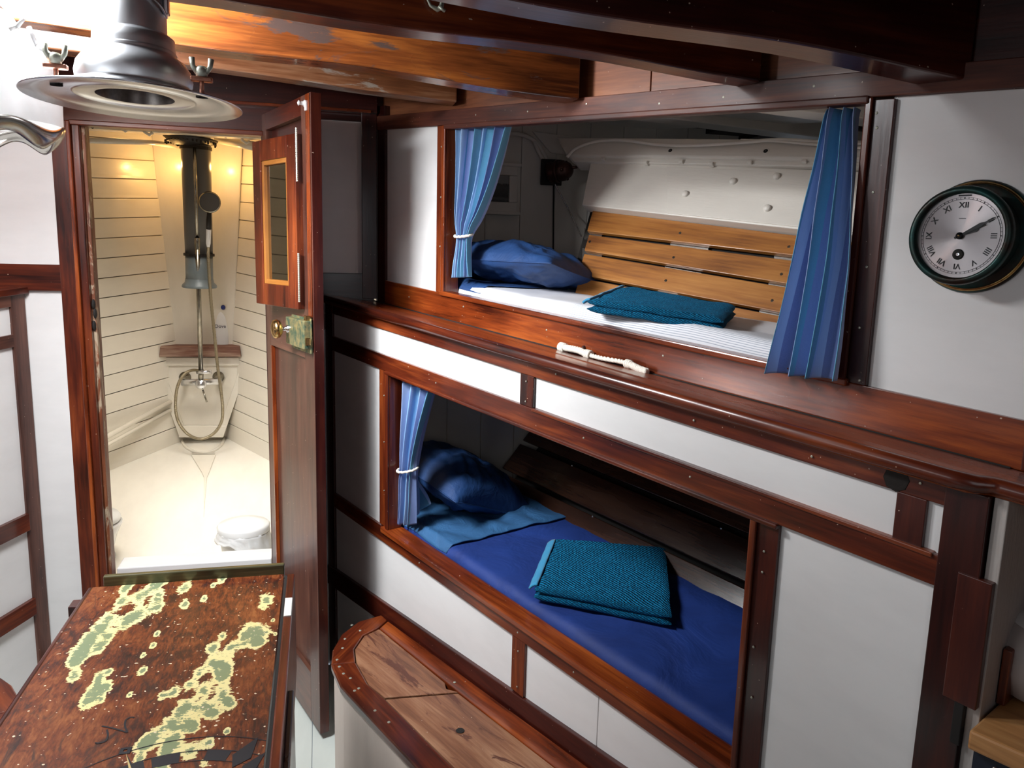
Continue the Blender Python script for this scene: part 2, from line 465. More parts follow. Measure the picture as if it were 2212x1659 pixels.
def table_mat():
    m, ns, ls, p = new_mat('worn_painted_table')
    v1 = gcvec(ns, ls, (9, 24, 24)); v0 = gcvec(ns, ls, (1, 1, 1))
    n1 = noise_n(ns, ls, v1, 1.6, 7, 0.68, 1.6); n2 = noise_n(ns, ls, v0, 7, 3, 0.6, 0.6); n4 = noise_n(ns, ls, gcvec(ns, ls, (60, 260, 260)), 1, 3, 0.6)
    s = mnode(ns, ls, 'MULTIPLY_ADD', n4, 0.25, mnode(ns, ls, 'MULTIPLY_ADD', n2, 0.35, mnode(ns, ls, 'MULTIPLY', n1, 0.5)))
    r = ns.new('ShaderNodeValToRGB')
    ramp(r, [(0.40, (0.010, 0.003, 0.002)), (0.48, (0.040, 0.006, 0.002)), (0.57, (0.14, 0.028, 0.005)), (0.74, (0.30, 0.10, 0.028))]); ls.new(s, r.inputs[0])
    dk = noise_n(ns, ls, gcvec(ns, ls, (5, 16, 16)), 1.3, 5, 0.7, 1.5); rk = ns.new('ShaderNodeValToRGB'); ramp(rk, [(0.56, (0, 0, 0)), (0.68, (0.85, 0.85, 0.85))]); ls.new(dk, rk.inputs[0])
    wood_c = mix(ns, ls, rk.outputs[0], r.outputs[0], (0.022, 0.010, 0.008))
    a = ns.new('ShaderNodeAttribute'); a.attribute_name = 'mask'
    n3 = noise_n(ns, ls, v0, 34, 7, 0.75, 0.6); n5 = noise_n(ns, ls, gcvec(ns, ls, (200, 24, 24)), 1, 4, 0.7)
    q = mnode(ns, ls, 'MULTIPLY_ADD', mnode(ns, ls, 'SUBTRACT', n3, 0.5), 1.7, a.outputs['Fac'])
    q = mnode(ns, ls, 'MULTIPLY_ADD', mnode(ns, ls, 'SUBTRACT', n5, 0.5), 0.8, q)
    f1 = mnode(ns, ls, 'MULTIPLY', mnode(ns, ls, 'SUBTRACT', q, 0.16), 30); f1.node.use_clamp = True
    f2 = mnode(ns, ls, 'MULTIPLY', mnode(ns, ls, 'SUBTRACT', q, 0.50), 30); f2.node.use_clamp = True
    cr = mix(ns, ls, n2, (0.80, 0.74, 0.38), (0.72, 0.58, 0.24)); gr = mix(ns, ls, n2, (0.16, 0.22, 0.14), (0.24, 0.27, 0.12))
    c = mix(ns, ls, f1, wood_c, cr); c = mix(ns, ls, f2, c, gr)
    ng = noise_n(ns, ls, v0, 150, 0, 0.5); rg = ns.new('ShaderNodeValToRGB'); ramp(rg, [(0.79, (0, 0, 0)), (0.81, (1, 1, 1))]); ls.new(ng, rg.inputs[0])
    c = mix(ns, ls, rg.outputs[0], c, (0.75, 0.62, 0.45))
    ls.new(c, p.inputs['Base Color']); p.inputs['Roughness'].default_value = 0.42; p.inputs['Coat Weight'].default_value = 0.12; p.inputs['Coat Roughness'].default_value = 0.2
    b = ns.new('ShaderNodeBump'); b.inputs['Strength'].default_value = 0.25; b.inputs['Distance'].default_value = 0.003
    hh = mnode(ns, ls, 'MULTIPLY_ADD', f1, -0.5, s); ls.new(hh, b.inputs['Height']); ls.new(b.outputs[0], p.inputs['Normal'])
    return m


TABLE = table_mat()

# ------------------------------------------------------------------ wall frames: s runs aft along the wall, t up from the sheer line, n into the cabin
SL = 0.06799
ES = V((0.43012, -0.90277, -SL))
EN = V((-0.90277, -0.43012, 0))
ESM = V((-0.43012, -0.90277, -SL))
ENM = V((0.90277, -0.43012, 0))
D = 2.8


class Frame:
    def __init__(self, o, es, en):
        self.o = V(o); self.es = es; self.en = en

    def pt(self, s, t, n=0):
        return self.o + self.es * s + V((0, 0, t)) + self.en * n

    def box(self, mb, s0, s1, t0, t1, n0, n1):
        q = [self.pt(s, t, n) for t in (t0, t1) for s, n in ((s0, n0), (s1, n0), (s1, n1), (s0, n1))]
        return mb.hexa(q)

    def piece(self, name, s0, s1, t0, t1, n0, n1, mat, parent, gr='s', bevel=0.0015, label=None):
        mb = MB(); self.box(mb, s0, s1, t0, t1, n0, n1)
        g = self.es if gr == 's' else V((0, 0, 1)) if gr == 't' else self.en
        return mb.build(name, mat, parent, g, bevel, label=label)

    def st(self, px, py, n=0):
        p = hit(px, py, self.pt(0, 0, n), self.en)
        d = p - self.o
        s = d.dot(self.es - V((0, 0, self.es.z)))
        return s, d.z + s * SL

    def px(self, px, py, n=0):
        return hit(px, py, self.pt(0, 0, n), self.en)


FU = Frame((0.2019, D, H + 0.1427), ES, EN)
FL = Frame((0.0205, D, H - 0.5926), ES, EN)
FM = Frame((-0.9165, D, H - 0.5926), ESM, ENM)      # port side, lower wall
FMU = Frame((-1.0979, D, H + 0.1427), ESM, ENM)     # port side, upper wall


def dot_plug(mb, c, n, r=0.004):
    mb.lathe([(r, 0), (r * 0.8, 0.0012), (0.0005, 0.0016)], c, n, 8)


# ================================================================== floor
fl = struct('floor')
x = -1.3; k = 0
while x < 1.6:
    MB().box((x + 0.07, 0.85, -0.012), (0.0692, 1.95, 0.012)).build('plank', FLOORP, fl, (0, 1, 0), 0.001)
    x += 0.14; k += 1

# ================================================================== bulkhead (front wall)
wf = struct('wall_front', (0, D, 0))


def bbox(name, x0, x1, z0, z1, y0, y1, mat, gr='x', parent=wf, bevel=0.0015, label=None):
    mb = MB(); mb.box(((x0 + x1) / 2, (y0 + y1) / 2, (z0 + z1) / 2), (abs(x1 - x0) / 2, abs(y1 - y0) / 2, abs(z1 - z0) / 2))
    return mb.build(name, mat, parent, {'x': (1, 0, 0), 'z': (0, 0, 1), 'y': (0, 1, 0)}[gr], bevel, label=label)


OX0, OX1 = -0.711, -0.178       # doorway
LZ = H + 0.372                  # lintel underside
bbox('white_panel', -1.9, -0.80, H - 0.078, H + 0.44, D + 0.012, D + 0.03, WHITE)
bbox('rail', -1.9, -0.80, H - 0.158, H - 0.074, D, D + 0.035, MAH)
bbox('white_panel', -1.2, -0.80, 0.0, H - 0.157, D + 0.012, D + 0.03, WHITE)
bbox('rail', -1.2, -0.80, 0.0, 0.12, D, D + 0.035, MAH)
bbox('rail', -1.9, -0.80, H + 0.40, H + 0.62, D, D + 0.035, MAHD)
bbox('white_panel', -0.006, 0.155, H - 0.085, H + 0.43, D + 0.012, D + 0.03, WHITE)
bbox('rail', -0.10, 0.19, H - 0.28, H - 0.083, D, D + 0.035, MAHD)
bbox('rail', -0.10, 0.22, H + 0.428, H + 0.62, D, D + 0.035, MAHD)
bbox('stile', 0.149, 0.20, H - 0.17, H + 0.47, D - 0.008, D + 0.035, MAHD, 'z')
bbox('stile', -0.11, -0.004, 0, H + 0.45, D, D + 0.035, MAHD, 'z')
bbox('white_panel', -0.01, 0.08, 0, H - 0.26, D + 0.012, D + 0.03, WHITE)
# white boards behind the berths
x = 0.20; i = 0
while x < 1.75:
    bbox('board', x, x + 0.1285, 0, H + 0.6, D + 0.02, D + 0.038, WHITEB, 'z', bevel=0.002)
    x += 0.13

x = -2.3
while x < -1.2:
    bbox('board', x, x + 0.1285, 0, H + 0.6, D + 0.032, D + 0.05, WHITEB, 'z', bevel=0.002)
    x += 0.13

# door frame
dt = struct('trim_1', (OX0, D, 0))
bbox('jamb', -0.802, -0.757, 0, LZ, D - 0.018, D + 0.05, MAH, 'z', dt)
bbox('jamb_moulding', -0.757, -0.745, 0, LZ, D - 0.026, D + 0.05, MAHO, 'z', dt, 0.003)
bbox('jamb_inner', -0.745, -0.722, 0, LZ, D - 0.012, D + 0.05, MAH, 'z', dt, 0.003)
bbox('jamb_stop', -0.722, OX0, 0, LZ, D + 0.01, D + 0.06, wood('worn_jamb_edge', (0.05, 0.012, 0.005), (0.18, 0.05, 0.018), (0.34, 0.14, 0.06), rough=0.5, coat=0.0, bump=0.5, blot=((0.42, 0.32, 0.22), 0.54)), 'z', dt, 0.002)
bbox('jamb', OX1, OX1 + 0.075, 0, H + 0.43, D - 0.005, D + 0.05, MAHD, 'z', dt)
bbox('lintel', -0.80, -0.08, LZ, H + 0.455, D - 0.012, D + 0.05, MAHD, 'x', dt)
bbox('lintel_moulding', -0.75, -0.17, LZ - 0.012, LZ + 0.004, D - 0.02, D + 0.03, MAH, 'x', dt, 0.003)
bbox('header_board', -0.9, 0.2, H + 0.455, H + 0.60, D - 0.03, D + 0.04, MAHD, 'x', dt)
bbox('header_moulding', -0.80, 0.18, H + 0.452, H + 0.462, D - 0.04, D - 0.008, MAHO, 'x', dt, 0.002)
bbox('threshold', OX0, OX1, 0.0, H - 1.19, D + 0.0, D + 0.05, MAH, 'x', dt)
# worn hole of the lock keeper on the left jamb
mb = MB()
for a_, b_ in ((0, -0.15), (0.003, -0.18), (-0.002, -0.22)):
    mb.ball((-0.716 + a_, D + 0.006, H + b_ - 0.05), 0.010, 10, 6, (0.6, 1, 1.7))
mb.build('keeper_hollow', RUBBER, dt, smooth=True)

# ================================================================== upper berth front
wu = struct('wall_right', FU.pt(0, -0.323, 0))
P = FU.piece
P('stile', 0.0, 0.052, -0.323, 0.34, -0.03, 0.0, MAHD, wu, 't')
P('white_panel', 0.045, 0.38, -0.245, 0.285, -0.022, -0.010, WHITE, wu)
P('rail', 0.05, 2.9, -0.323, -0.243, -0.03, 0.0, MAHO, wu)
P('opening_jamb', 0.368, 0.42, -0.243, 0.262, -0.05, 0.0, MAH, wu, 't')
P('opening_jamb_moulding', 0.404, 0.42, -0.243, 0.262, -0.0, 0.008, MAHO, wu, 't', 0.003)
P('opening_jamb', 1.722, 1.772, -0.243, 0.258, -0.05, 0.0, MAHD, wu, 't')
P('opening_jamb_moulding', 1.722, 1.736, -0.243, 0.262, 0.0, 0.008, MAH, wu, 't', 0.003)
P('top_rail', 0.0, 2.9, 0.262, 0.306, -0.05, 0.004, MAHS, wu)
P('head_moulding', 0.42, 1.73, 0.250, 0.264, -0.02, 0.012, MAHS, wu, 's', 0.003)
P('sill_moulding', 0.40, 1.74, -0.250, -0.236, -0.03, 0.010, MAHO, wu, 's', 0.003)
P('white_panel', 1.765, 2.9, -0.25, 0.262, -0.022, -0.010, WHITE, wu)
P('stile', 2.035, 2.075, -0.32, -0.25, -0.02, 0.008, MAH, wu, 't')
P('carline_board', -0.1, 1.2, 0.303, 0.56, -0.045, -0.02, CARL, wu, 's')
P('carline_board', 1.203, 1.75, 0.303, 0.56, -0.045, -0.02, CARL, wu, 's')
P('carline_board', 1.753, 2.95, 0.303, 0.56, -0.045, -0.012, MAHD, wu, 's')
mb = MB()
for s_, t_ in ((0.57, 0.285), (0.80, 0.283), (1.02, 0.29), (1.25, 0.278), (1.42, 0.281), (1.62, 0.288), (1.83, 0.283), (1.745, 0.21), (1.742, 0.235), (1.75, 0.1), (1.752, -0.03), (1.75, -0.14), (1.76, -0.235),
               (0.21, -0.28), (0.52, -0.27), (0.9, -0.28), (1.3, -0.275), (0.392, 0.2), (0.392, 0.05), (0.39, -0.1)):
    dot_plug(mb, FU.pt(s_, t_, 0.003 if t_ > 0.26 else 0.0), EN, 0.0028)
mb.build('screw_plug', CAST, wu, kind='stuff')

# ------------------------------------------------------------------ ledge
lg = struct('trim_2', FL.pt(0, 0.42, 0))
mb = MB()
top = [FU.pt(-0.05, -0.323, 0), FL.pt(0.0, 0.438, 0.018), FL.pt(2.10, 0.438, 0.018), FL.pt(2.125, 0.438, -0.004), FL.pt(2.9, 0.438, -0.004), FU.pt(2.9, -0.323, 0)]
vs = [p - V((0, 0, 0.028)) for p in top] + top
mb.add(vs, [(0, 1, 2, 3, 4, 5), (11, 10, 9, 8, 7, 6)] + [(i, i + 6, (i + 1) % 6 + 6, (i + 1) % 6) for i in range(6)])
mb.build('ledge_board', MAHO, lg, ES, 0.002)
mb = MB(); mb.tube([FL.pt(s, 0.426, 0.018) for s in (0.0, 1.0, 2.08)] + [FL.pt(2.11, 0.426, 0.012), FL.pt(2.125, 0.426, -0.004), FL.pt(2.14, 0.426, -0.006), FL.pt(2.9, 0.426, -0.006)], 0.0135, 10)
mb.build('ledge_nosing', MAH, lg, ES, smooth=True)
mb = MB(); mb.tube([FU.pt(-0.02, -0.322, 0.003), FU.pt(2.02, -0.322, 0.003)], 0.0022, 6); mb.build('seam_line', RUBBER, lg)

# ================================================================== lower berth front
wlw = struct('wall_right_lower', FL.pt(0, -0.95, 0))
P = FL.piece
P('stile', 0.0, 0.054, -0.96, 0.41, -0.035, 0.0, MAHD, wlw, 't')
P('top_rail', 0.054, 2.075, 0.376, 0.412, -0.03, 0.0, MAH, wlw)
P('white_panel', 0.045, 1.078, 0.29, 0.382, -0.022, -0.008, WHITE, wlw)
P('strip_divider', 1.069, 1.119, 0.298, 0.376, -0.03, 0.0, MAH, wlw, 't')
P('white_panel', 1.112, 2.0, 0.29, 0.382, -0.022, -0.008, WHITE, wlw)
P('strip_divider', 1.996, 2.042, 0.298, 0.376, -0.03, 0.0, MAHD, wlw, 't')
P('white_panel', 2.035, 2.08, 0.28, 0.382, -0.022, -0.008, WHITE, wlw)
P('mid_rail', 0.054, 2.075, 0.249, 0.298, -0.05, 0.002, MAH, wlw)
P('rail_bead', 0.42, 1.80, 0.241, 0.251, -0.02, 0.010, MAH, wlw, 's', 0.003)
P('rail_bead', 1.12, 2.06, 0.292, 0.300, -0.01, 0.006, MAH, wlw, 's', 0.002)
P('white_panel', 0.045, 0.385, -0.275, 0.255, -0.022, -0.008, WHITE, wlw)
P('opening_jamb', 0.376, 0.44, -0.262, 0.249, -0.045, 0.0, MAH, wlw, 't')
P('opening_jamb_moulding', 0.424, 0.44, -0.262, 0.249, 0.0, 0.009, MAH, wlw, 't', 0.003)
P('opening_jamb', 1.744, 1.800, -0.60, 0.249, -0.05, 0.0, MAHD, wlw, 't')
P('opening_jamb_moulding', 1.744, 1.757, -0.262, 0.249, 0.0, 0.009, MAH, wlw, 't', 0.003)
P('sill', 0.054, 1.75, -0.316, -0.266, -0.055, 0.002, MAH, wlw)
P('sill_nosing', 0.40, 1.76, -0.282, -0.262, -0.05, 0.012, MAHO, wlw, 's', 0.004)
P('white_panel', 0.015, 1.076, -0.56, -0.31, -0.022, -0.008, WHITE, wlw)
P('lower_divider', 1.066, 1.117, -0.47, -0.316, -0.03, 0.0, MAH, wlw, 't')
P('white_panel', 1.110, 1.375, -0.56, -0.31, -0.022, -0.008, WHITE, wlw)
P('white_panel', 1.377, 1.76, -0.56, -0.31, -0.022, -0.008, WHITE, wlw)
P('white_panel', 1.793, 2.08, -0.96, 0.255, -0.022, -0.008, WHITE, wlw)
P('white_panel', 0.02, 0.50, -0.96, -0.60, -0.022, -0.008, WHITE, wlw)
# bottom rail is not quite parallel: it follows the bench
mb = MB()
q = []
for (s, t0, t1) in ((0.0, -0.63, -0.557), (2.1, -0.46, -0.395)):
    q.append((s, t0, t1))
vs = [FL.pt(q[0][0], q[0][1], -0.03), FL.pt(q[1][0], q[1][1], -0.03), FL.pt(q[1][0], q[1][1], 0.004), FL.pt(q[0][0], q[0][1], 0.004),
      FL.pt(q[0][0], q[0][2], -0.03), FL.pt(q[1][0], q[1][2], -0.03), FL.pt(q[1][0], q[1][2], 0.004), FL.pt(q[0][0], q[0][2], 0.004)]
mb.hexa(vs); mb.build('bottom_rail', MAHD, wlw, ES, 0.002)
P('backing', 0.0, 2.1, -0.96, -0.5, -0.05, -0.03, MAHD, wlw)
# corner post with its pad and slot
P('corner_post', 2.068, 2.128, -0.96, 0.41, -0.06, 0.006, MAHD, wlw, 't')
P('corner_post_pad', 2.10, 2.147, 0.088, 0.287, -0.035, 0.009, MAHD, wlw, 't')
P('post_slot', 2.117, 2.131, 0.02, 0.088, -0.02, 0.0075, RUBBER, wlw, 't')
mb = MB(); mb.lathe([(0.021, 0), (0.020, 0.0008), (0.0005, 0.001)], FL.pt(1.993, 0.395, 0.0), EN, 8); mb.build('iron_patch', BLACKM, wlw)
mb = MB()
for s_, t_ in ((0.41, 0.17), (0.41, 0.02), (0.41, -0.14), (0.7, 0.272), (1.094, 0.36), (1.094, 0.31), (1.094, -0.35), (1.094, -0.45), (1.3, 0.274), (1.6, 0.276), (1.775, 0.15), (1.77, 0.0), (1.775, -0.1), (1.775, 0.19), (1.09, -0.30), (0.62, -0.30), (1.3, -0.30), (1.85, 0.39), (1.6, 0.39), (1.2, 0.40), (2.1, 0.27), (2.03, 0.40)):
    dot_plug(mb, FL.pt(s_, t_, 0.002), EN, 0.0025)
mb.build('screw_plug', CAST, wlw, kind='stuff')
# white return wall behind the post
P('white_return', 2.131, 2.15, -0.30, 0.41, -0.36, -0.004, paint('grey_white_paint', (0.50, 0.45, 0.42), 0.5, 0.3, ((0.12, 0.1, 0.09), 0.74)), wlw, 't')
P('dark_return', 2.10, 2.145, -0.96, 0.10, -0.10, -0.01, MAHD, wlw, 't')
mb = MB(); mb.lathe([(0.004, 0), (0.003, 0.0008), (0.0005, 0.001)], FL.pt(2.151, -0.02, -0.03), ES, 8); mb.build('screw_hole', RUBBER, wlw)

# ================================================================== port side wall (mirror)
wm = struct('wall_left', FM.pt(0, -0.95, 0))
P = FM.piece
P('corner_post', -0.004, 0.052, -0.96, 0.43, -0.03, 0.0, DOORW, wm, 't')
P('rail', 0.05, 2.6, 0.389, 0.425, -0.03, 0.0, DOORW, wm)
P('ledge', -0.01, 2.6, 0.425, 0.446, -0.16, 0.012, MAH, wm)
P('white_panel', 0.05, 2.6, 0.29, 0.395, -0.022, -0.008, WHITE, wm)
P('rail', 0.05, 2.6, 0.262, 0.302, -0.03, 0.0, DOORW, wm)
P('white_panel', 0.05, 0.385, -0.295, 0.27, -0.022, -0.008, WHITE, wm)
P('opening_jamb', 0.376, 0.44, -0.29, 0.265, -0.045, 0.0, MAH, wm, 't')
P('opening_jamb', 1.744, 1.80, -0.29, 0.265, -0.045, 0.0, MAH, wm, 't')
P('white_panel', 1.79, 2.6, -0.295, 0.27, -0.022, -0.008, WHITE, wm)
P('berth_back', 0.40, 1.79, -0.34, 0.28, -0.55, -0.53, MAHD, wm)
P('berth_mattress', 0.40, 1.79, -0.34, -0.26, -0.53, -0.03, NAVYS, wm)
P('rail', 0.05, 2.6, -0.345, -0.288, -0.03, 0.006, MAH, wm)
P('white_panel', 0.05, 2.6, -0.59, -0.33, -0.022, -0.008, WHITE, wm)
P('rail', 0.05, 2.6, -0.64, -0.583, -0.03, 0.006, MAH, wm)
P('white_panel', 0.05, 2.6, -0.96, -0.62, -0.022, -0.008, WHITE, wm)
FMU.piece('upper_panel', -0.1, 0.42, -0.323, 0.56, -0.03, 0.0, WHITE, wm)
FMU.piece('upper_panel', 1.78, 2.6, -0.323, 0.56, -0.03, 0.0, WHITE, wm)
FMU.piece('berth_rail', 0.42, 1.78, -0.323, -0.24, -0.03, 0.0, MAH, wm)
FMU.piece('top_rail', 0.42, 1.78, 0.25, 0.56, -0.03, 0.0, MAH, wm)
FMU.piece('berth_back', 0.42, 1.78, -0.34, 0.40, -0.45, -0.43, MAHD, wm)
FMU.piece('berth_mattress', 0.42, 1.78, -0.35, -0.26, -0.43, -0.03, NAVYS, wm)

# ================================================================== back wall and unseen closures
wb = struct('wall_back', (0, -1.1, 0))
MB().box((0, -1.12, 1.1), (2.2, 0.02, 1.1)).build('back_panel', MAH, wb, (0, 0, 1))
wh_ = struct('wall_hull_starboard', (1.75, 0.8, 0))
MB().box((1.9, 0.8, 1.1), (0.02, 2.0, 1.1)).build('hull_panel', WHITEB, wh_, (0, 1, 0))
wh2 = struct('wall_hull_port', (-2.2, 0.8, 0))
MB().box((-2.25, 0.8, 1.1), (0.02, 2.0, 1.1)).build('hull_panel', WHITEB, wh2, (0, 1, 0))

# ================================================================== ceiling: deck planks and cambered beams
ce = struct('ceiling', (0, 1, H + 0.62))
HX0, HX1, HY0, HY1 = -1.05, -0.30, 1.22, 2.30


def camber(x):
    return -0.034 * (x + 0.448) ** 2


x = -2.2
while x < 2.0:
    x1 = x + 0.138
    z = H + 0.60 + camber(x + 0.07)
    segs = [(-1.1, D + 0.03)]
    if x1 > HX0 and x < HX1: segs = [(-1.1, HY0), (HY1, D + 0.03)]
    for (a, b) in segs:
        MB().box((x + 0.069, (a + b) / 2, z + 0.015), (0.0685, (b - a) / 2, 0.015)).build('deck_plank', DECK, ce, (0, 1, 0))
    x += 0.14


def beam(name, y0, y1, z0_at, x0, x1, mat, faces_h=0.20, wave=0.0):
    # z0_at: (z at x=-.448 , slope, camber)
    zc, sl, cb = z0_at
    mb = MB(); N = 24
    rows = []
    for i in range(N + 1):
        x = x0 + (x1 - x0) * i / N
        z = H + zc + sl * (x + 0.448) + cb * (x + 0.448) ** 2 + wave * math.sin(x * 9 + y0 * 7) * 0.004
        zt = H + 0.60 + camber(x) - 0.001
        rows.append([V((x, y0, z)), V((x, y1, z)), V((x, y1, zt)), V((x, y0, zt))])
    vs = [p for r_ in rows for p in r_]
    fs = [(0, 1, 2, 3), tuple(4 * N + k for k in (3, 2, 1, 0))]
    for i in range(N):
        for k in range(4):
            fs.append((4 * i + k, 4 * i + (k + 1) % 4, 4 * i + 4 + (k + 1) % 4, 4 * i + 4 + k))
    mb.add(vs, fs)
    return mb.build(name, mat, ce, (1, 0, -0.04), 0.004)


beam('deck_beam', 2.35, 2.42, (0.481, -0.048, -0.014), -1.15, 0.40, BEAMW, wave=0.5)
beam('deck_beam', 1.88, 1.95, (0.432, -0.046, -0.008), -1.35, 0.62, BEAM, wave=1)
beam('deck_beam', 1.43, 1.49, (0.402, -0.027, -0.013), -1.55, 0.84, MAH, wave=1)
beam('deck_beam', 1.10, 1.17, (0.371, -0.030, -0.014), -0.1, 1.02, MAHD, wave=1)  # same wood as the others, coloured darker for the shade here and aft
beam('deck_beam', 0.70, 0.78, (0.40, -0.030, -0.014), -1.8, 1.26, MAHD)
beam('deck_beam', 0.25, 0.33, (0.40, -0.030, -0.014), -1.9, 1.5, MAHD)
# skylight coaming above the deck
cm = struct('window_1', ((HX0 + HX1) / 2, (HY0 + HY1) / 2, H + 0.63))
for (x0, x1, y0, y1) in ((HX0 - 0.03, HX0, HY0 - 0.03, HY1 + 0.03), (HX1, HX1 + 0.03, HY0 - 0.03, HY1 + 0.03), (HX0, HX1, HY0 - 0.03, HY0), (HX0, HX1, HY1, HY1 + 0.03)):
    MB().box(((x0 + x1) / 2, (y0 + y1) / 2, H + 0.72), ((x1 - x0) / 2, (y1 - y0) / 2, 0.12)).build('coaming', MAHO, cm, (1, 0, 0))

# hooks hanging from the beam at the top edge
hk = thing('shackle', 'pale metal shackle hanging from the dark beams at the top edge', 'shackle', at_y(945, 5, 1.42))
mb = MB(); pp = [at_y(*q, 1.42) for q in ((920, -25), (922, -5), (930, 12), (945, 21), (953, 16), (955, 6), (950, -8), (948, -25))]
mb.tube(pp, [0.002, 0.002, 0.003, 0.0045, 0.005, 0.004, 0.0025, 0.002], 8); mb.build('bow', CAST, hk, smooth=True)
mb = MB(); mb.tube([at_y(948, 14, 1.415), at_y(961, 24, 1.41)], 0.003, 8); mb.build('pin', CAST, hk, smooth=True)
mb = MB(); mb.tube([at_y(958, -12, 1.42), at_y(960, 3, 1.42)], 0.004, 8); mb.build('eye', CAST, hk, smooth=True)

# ================================================================== the open door
dr = struct('door_1', (OX1, D, 0))
DA = V((-0.178, 2.80, 0)); DB = V((-0.015, 2.335, 0))
DE = (DB - DA).normalized(); DW = (DB - DA).length
DNn = V((DE.y, -DE.x, 0)); DNn = DNn if DNn.x < 0 else -DNn        # visible face, towards port
FD = Frame(DA, DE, DNn); SLs = SL


def dpt(s, z, n=0): return DA + DE * s + V((0, 0, z)) + DNn * n


def dbox(name, s0, s1, z0, z1, n0, n1, mat, gr='t', parent=dr, bevel=0.0015, label=None):
    q = [dpt(s, z, n) for z in (z0, z1) for s, n in ((s0, n0), (s1, n0), (s1, n1), (s0, n1))]
    mb = MB(); mb.hexa(q)
    return mb.build(name, mat, parent, DE if gr == 's' else (0, 0, 1), bevel, label=label)


def dst(px, py, n=0):
    p = hit(px, py, dpt(0, 0, n), DNn); return (p - DA).dot(DE), p.z


ZB, ZT = 0.022, H + 0.428
pTL = dst(585, 748); pBR = dst(660, 1437); pTR = dst(659, 770)
zp1 = (pTL[1] + pTR[1]) / 2; zp0 = pBR[1]
sL_ = pTL[0]; sR_ = pTR[0]
dbox('hinge_stile', 0, sL_, ZB, ZT, -0.03, 0, DOORW)
dbox('lock_stile', sR_, DW, ZB, ZT, -0.03, 0, DOORW)
dbox('edge_strip', DW, DW + 0.002, ZB, ZT, -0.030, 0.0, MAHD)
dbox('lock_rail', sL_, sR_, zp1, H - 0.02, -0.03, 0, DOORW, 's')
dbox('bottom_rail', sL_, sR_, ZB, zp0, -0.03, 0, DOORW, 's')
dbox('top_rail', sL_, sR_, H + 0.375, ZT, -0.03, 0, MAH, 's')
dbox('lower_panel', sL_ + 0.001, sR_ - 0.001, zp0, zp1, -0.026, -0.012, DOORW)
dbox('panel_bead', sL_ - 0.001, sL_ + 0.012, zp0, zp1, -0.012, 0.001, MAHO)
dbox('upper_back', sL_, sR_, H - 0.02, H + 0.375, -0.028, -0.020, MAHD)
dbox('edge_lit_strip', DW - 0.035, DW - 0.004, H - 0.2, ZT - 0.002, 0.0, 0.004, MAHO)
# drip sash with mirror glass, hinged at the door's free edge
SA = at_y(640, 470, 2.40); SB = at_y(549, 480, 2.66); SA.z = 0; SB.z = 0
SE = (SB - SA).normalized(); SW = (SB - SA).length; SN = V((SE.y, -SE.x, 0)); SN = SN if SN.y < 0 else -SN


def spt(s, z, n=0): return SA + SE * s + V((0, 0, z)) + SN * n


def sbox(name, s0, s1, z0, z1, n0, n1, mat, gr='t', bevel=0.0015):
    q = [spt(s, z, n) for z in (z0, z1) for s, n in ((s0, n0), (s1, n0), (s1, n1), (s0, n1))]
    mb = MB(); mb.hexa(q); return mb.build(name, mat, sash, SE if gr == 's' else (0, 0, 1), bevel)


def sst(px, py):
    p = hit(px, py, SA, SN); return (p - SA).dot(SE), p.z


zt = (sst(632, 278)[1] + sst(547, 316)[1]) / 2; zb = (sst(645, 668)[1] + sst(556, 656)[1]) / 2
g0 = sst(612, 345); g1 = sst(570, 380); g2 = sst(628, 615)
ga, gb = g0[0] - 0.004, g1[0] + 0.01
gt, gbz = sst(615, 350)[1], sst(625, 608)[1]
rw = 0.014
mb = MB()
for (s0_, s1_, z0_, z1_) in ((0, ga - rw, zb, zt), (gb + rw, SW, zb, zt), (ga - rw, gb + rw, gt + rw, zt), (ga - rw, gb + rw, zb, gbz - rw)):
    mb.hexa([spt(s_, z_, n_) for z_ in (z0_, z1_) for s_, n_ in ((s0_, -0.026), (s1_, -0.026), (s1_, 0), (s0_, 0))])
sash = mb.build('window_sash', MAH, dr, (0, 0, 1), 0.0015, label='small framed mirror-glass window sash hinged on the door')
sbox('glass_bead', ga - rw, ga, gbz - rw, gt + rw, -0.02, -0.004, OAK)
sbox('glass_bead', gb, gb + rw, gbz - rw, gt + rw, -0.02, -0.004, OAK)
sbox('glass_bead', ga, gb, gt, gt + rw, -0.02, -0.004, OAK, 's')
sbox('glass_bead', ga, gb, gbz - rw, gbz, -0.02, -0.004, OAK, 's')
sbox('pane', ga, gb, gbz, gt, -0.018, -0.014, MIRROR)
for (ya, yb) in ((276, 392), (546, 652)):
    za = sst(636, ya)[1]; zc = sst(640, yb)[1]
    mb = MB(); n = 26
    for i in range(n):
        z = za + (zc - za) * (i + 0.5) / n
        c = spt(-0.006, z, -0.002)
        mb.lathe([(0.0032, -abs(zc - za) / n * 0.42), (0.0032, abs(zc - za) / n * 0.42)], c, (0, 0, 1), 8, cap=True)
    mb.build('piano_hinge', CAST, sash)
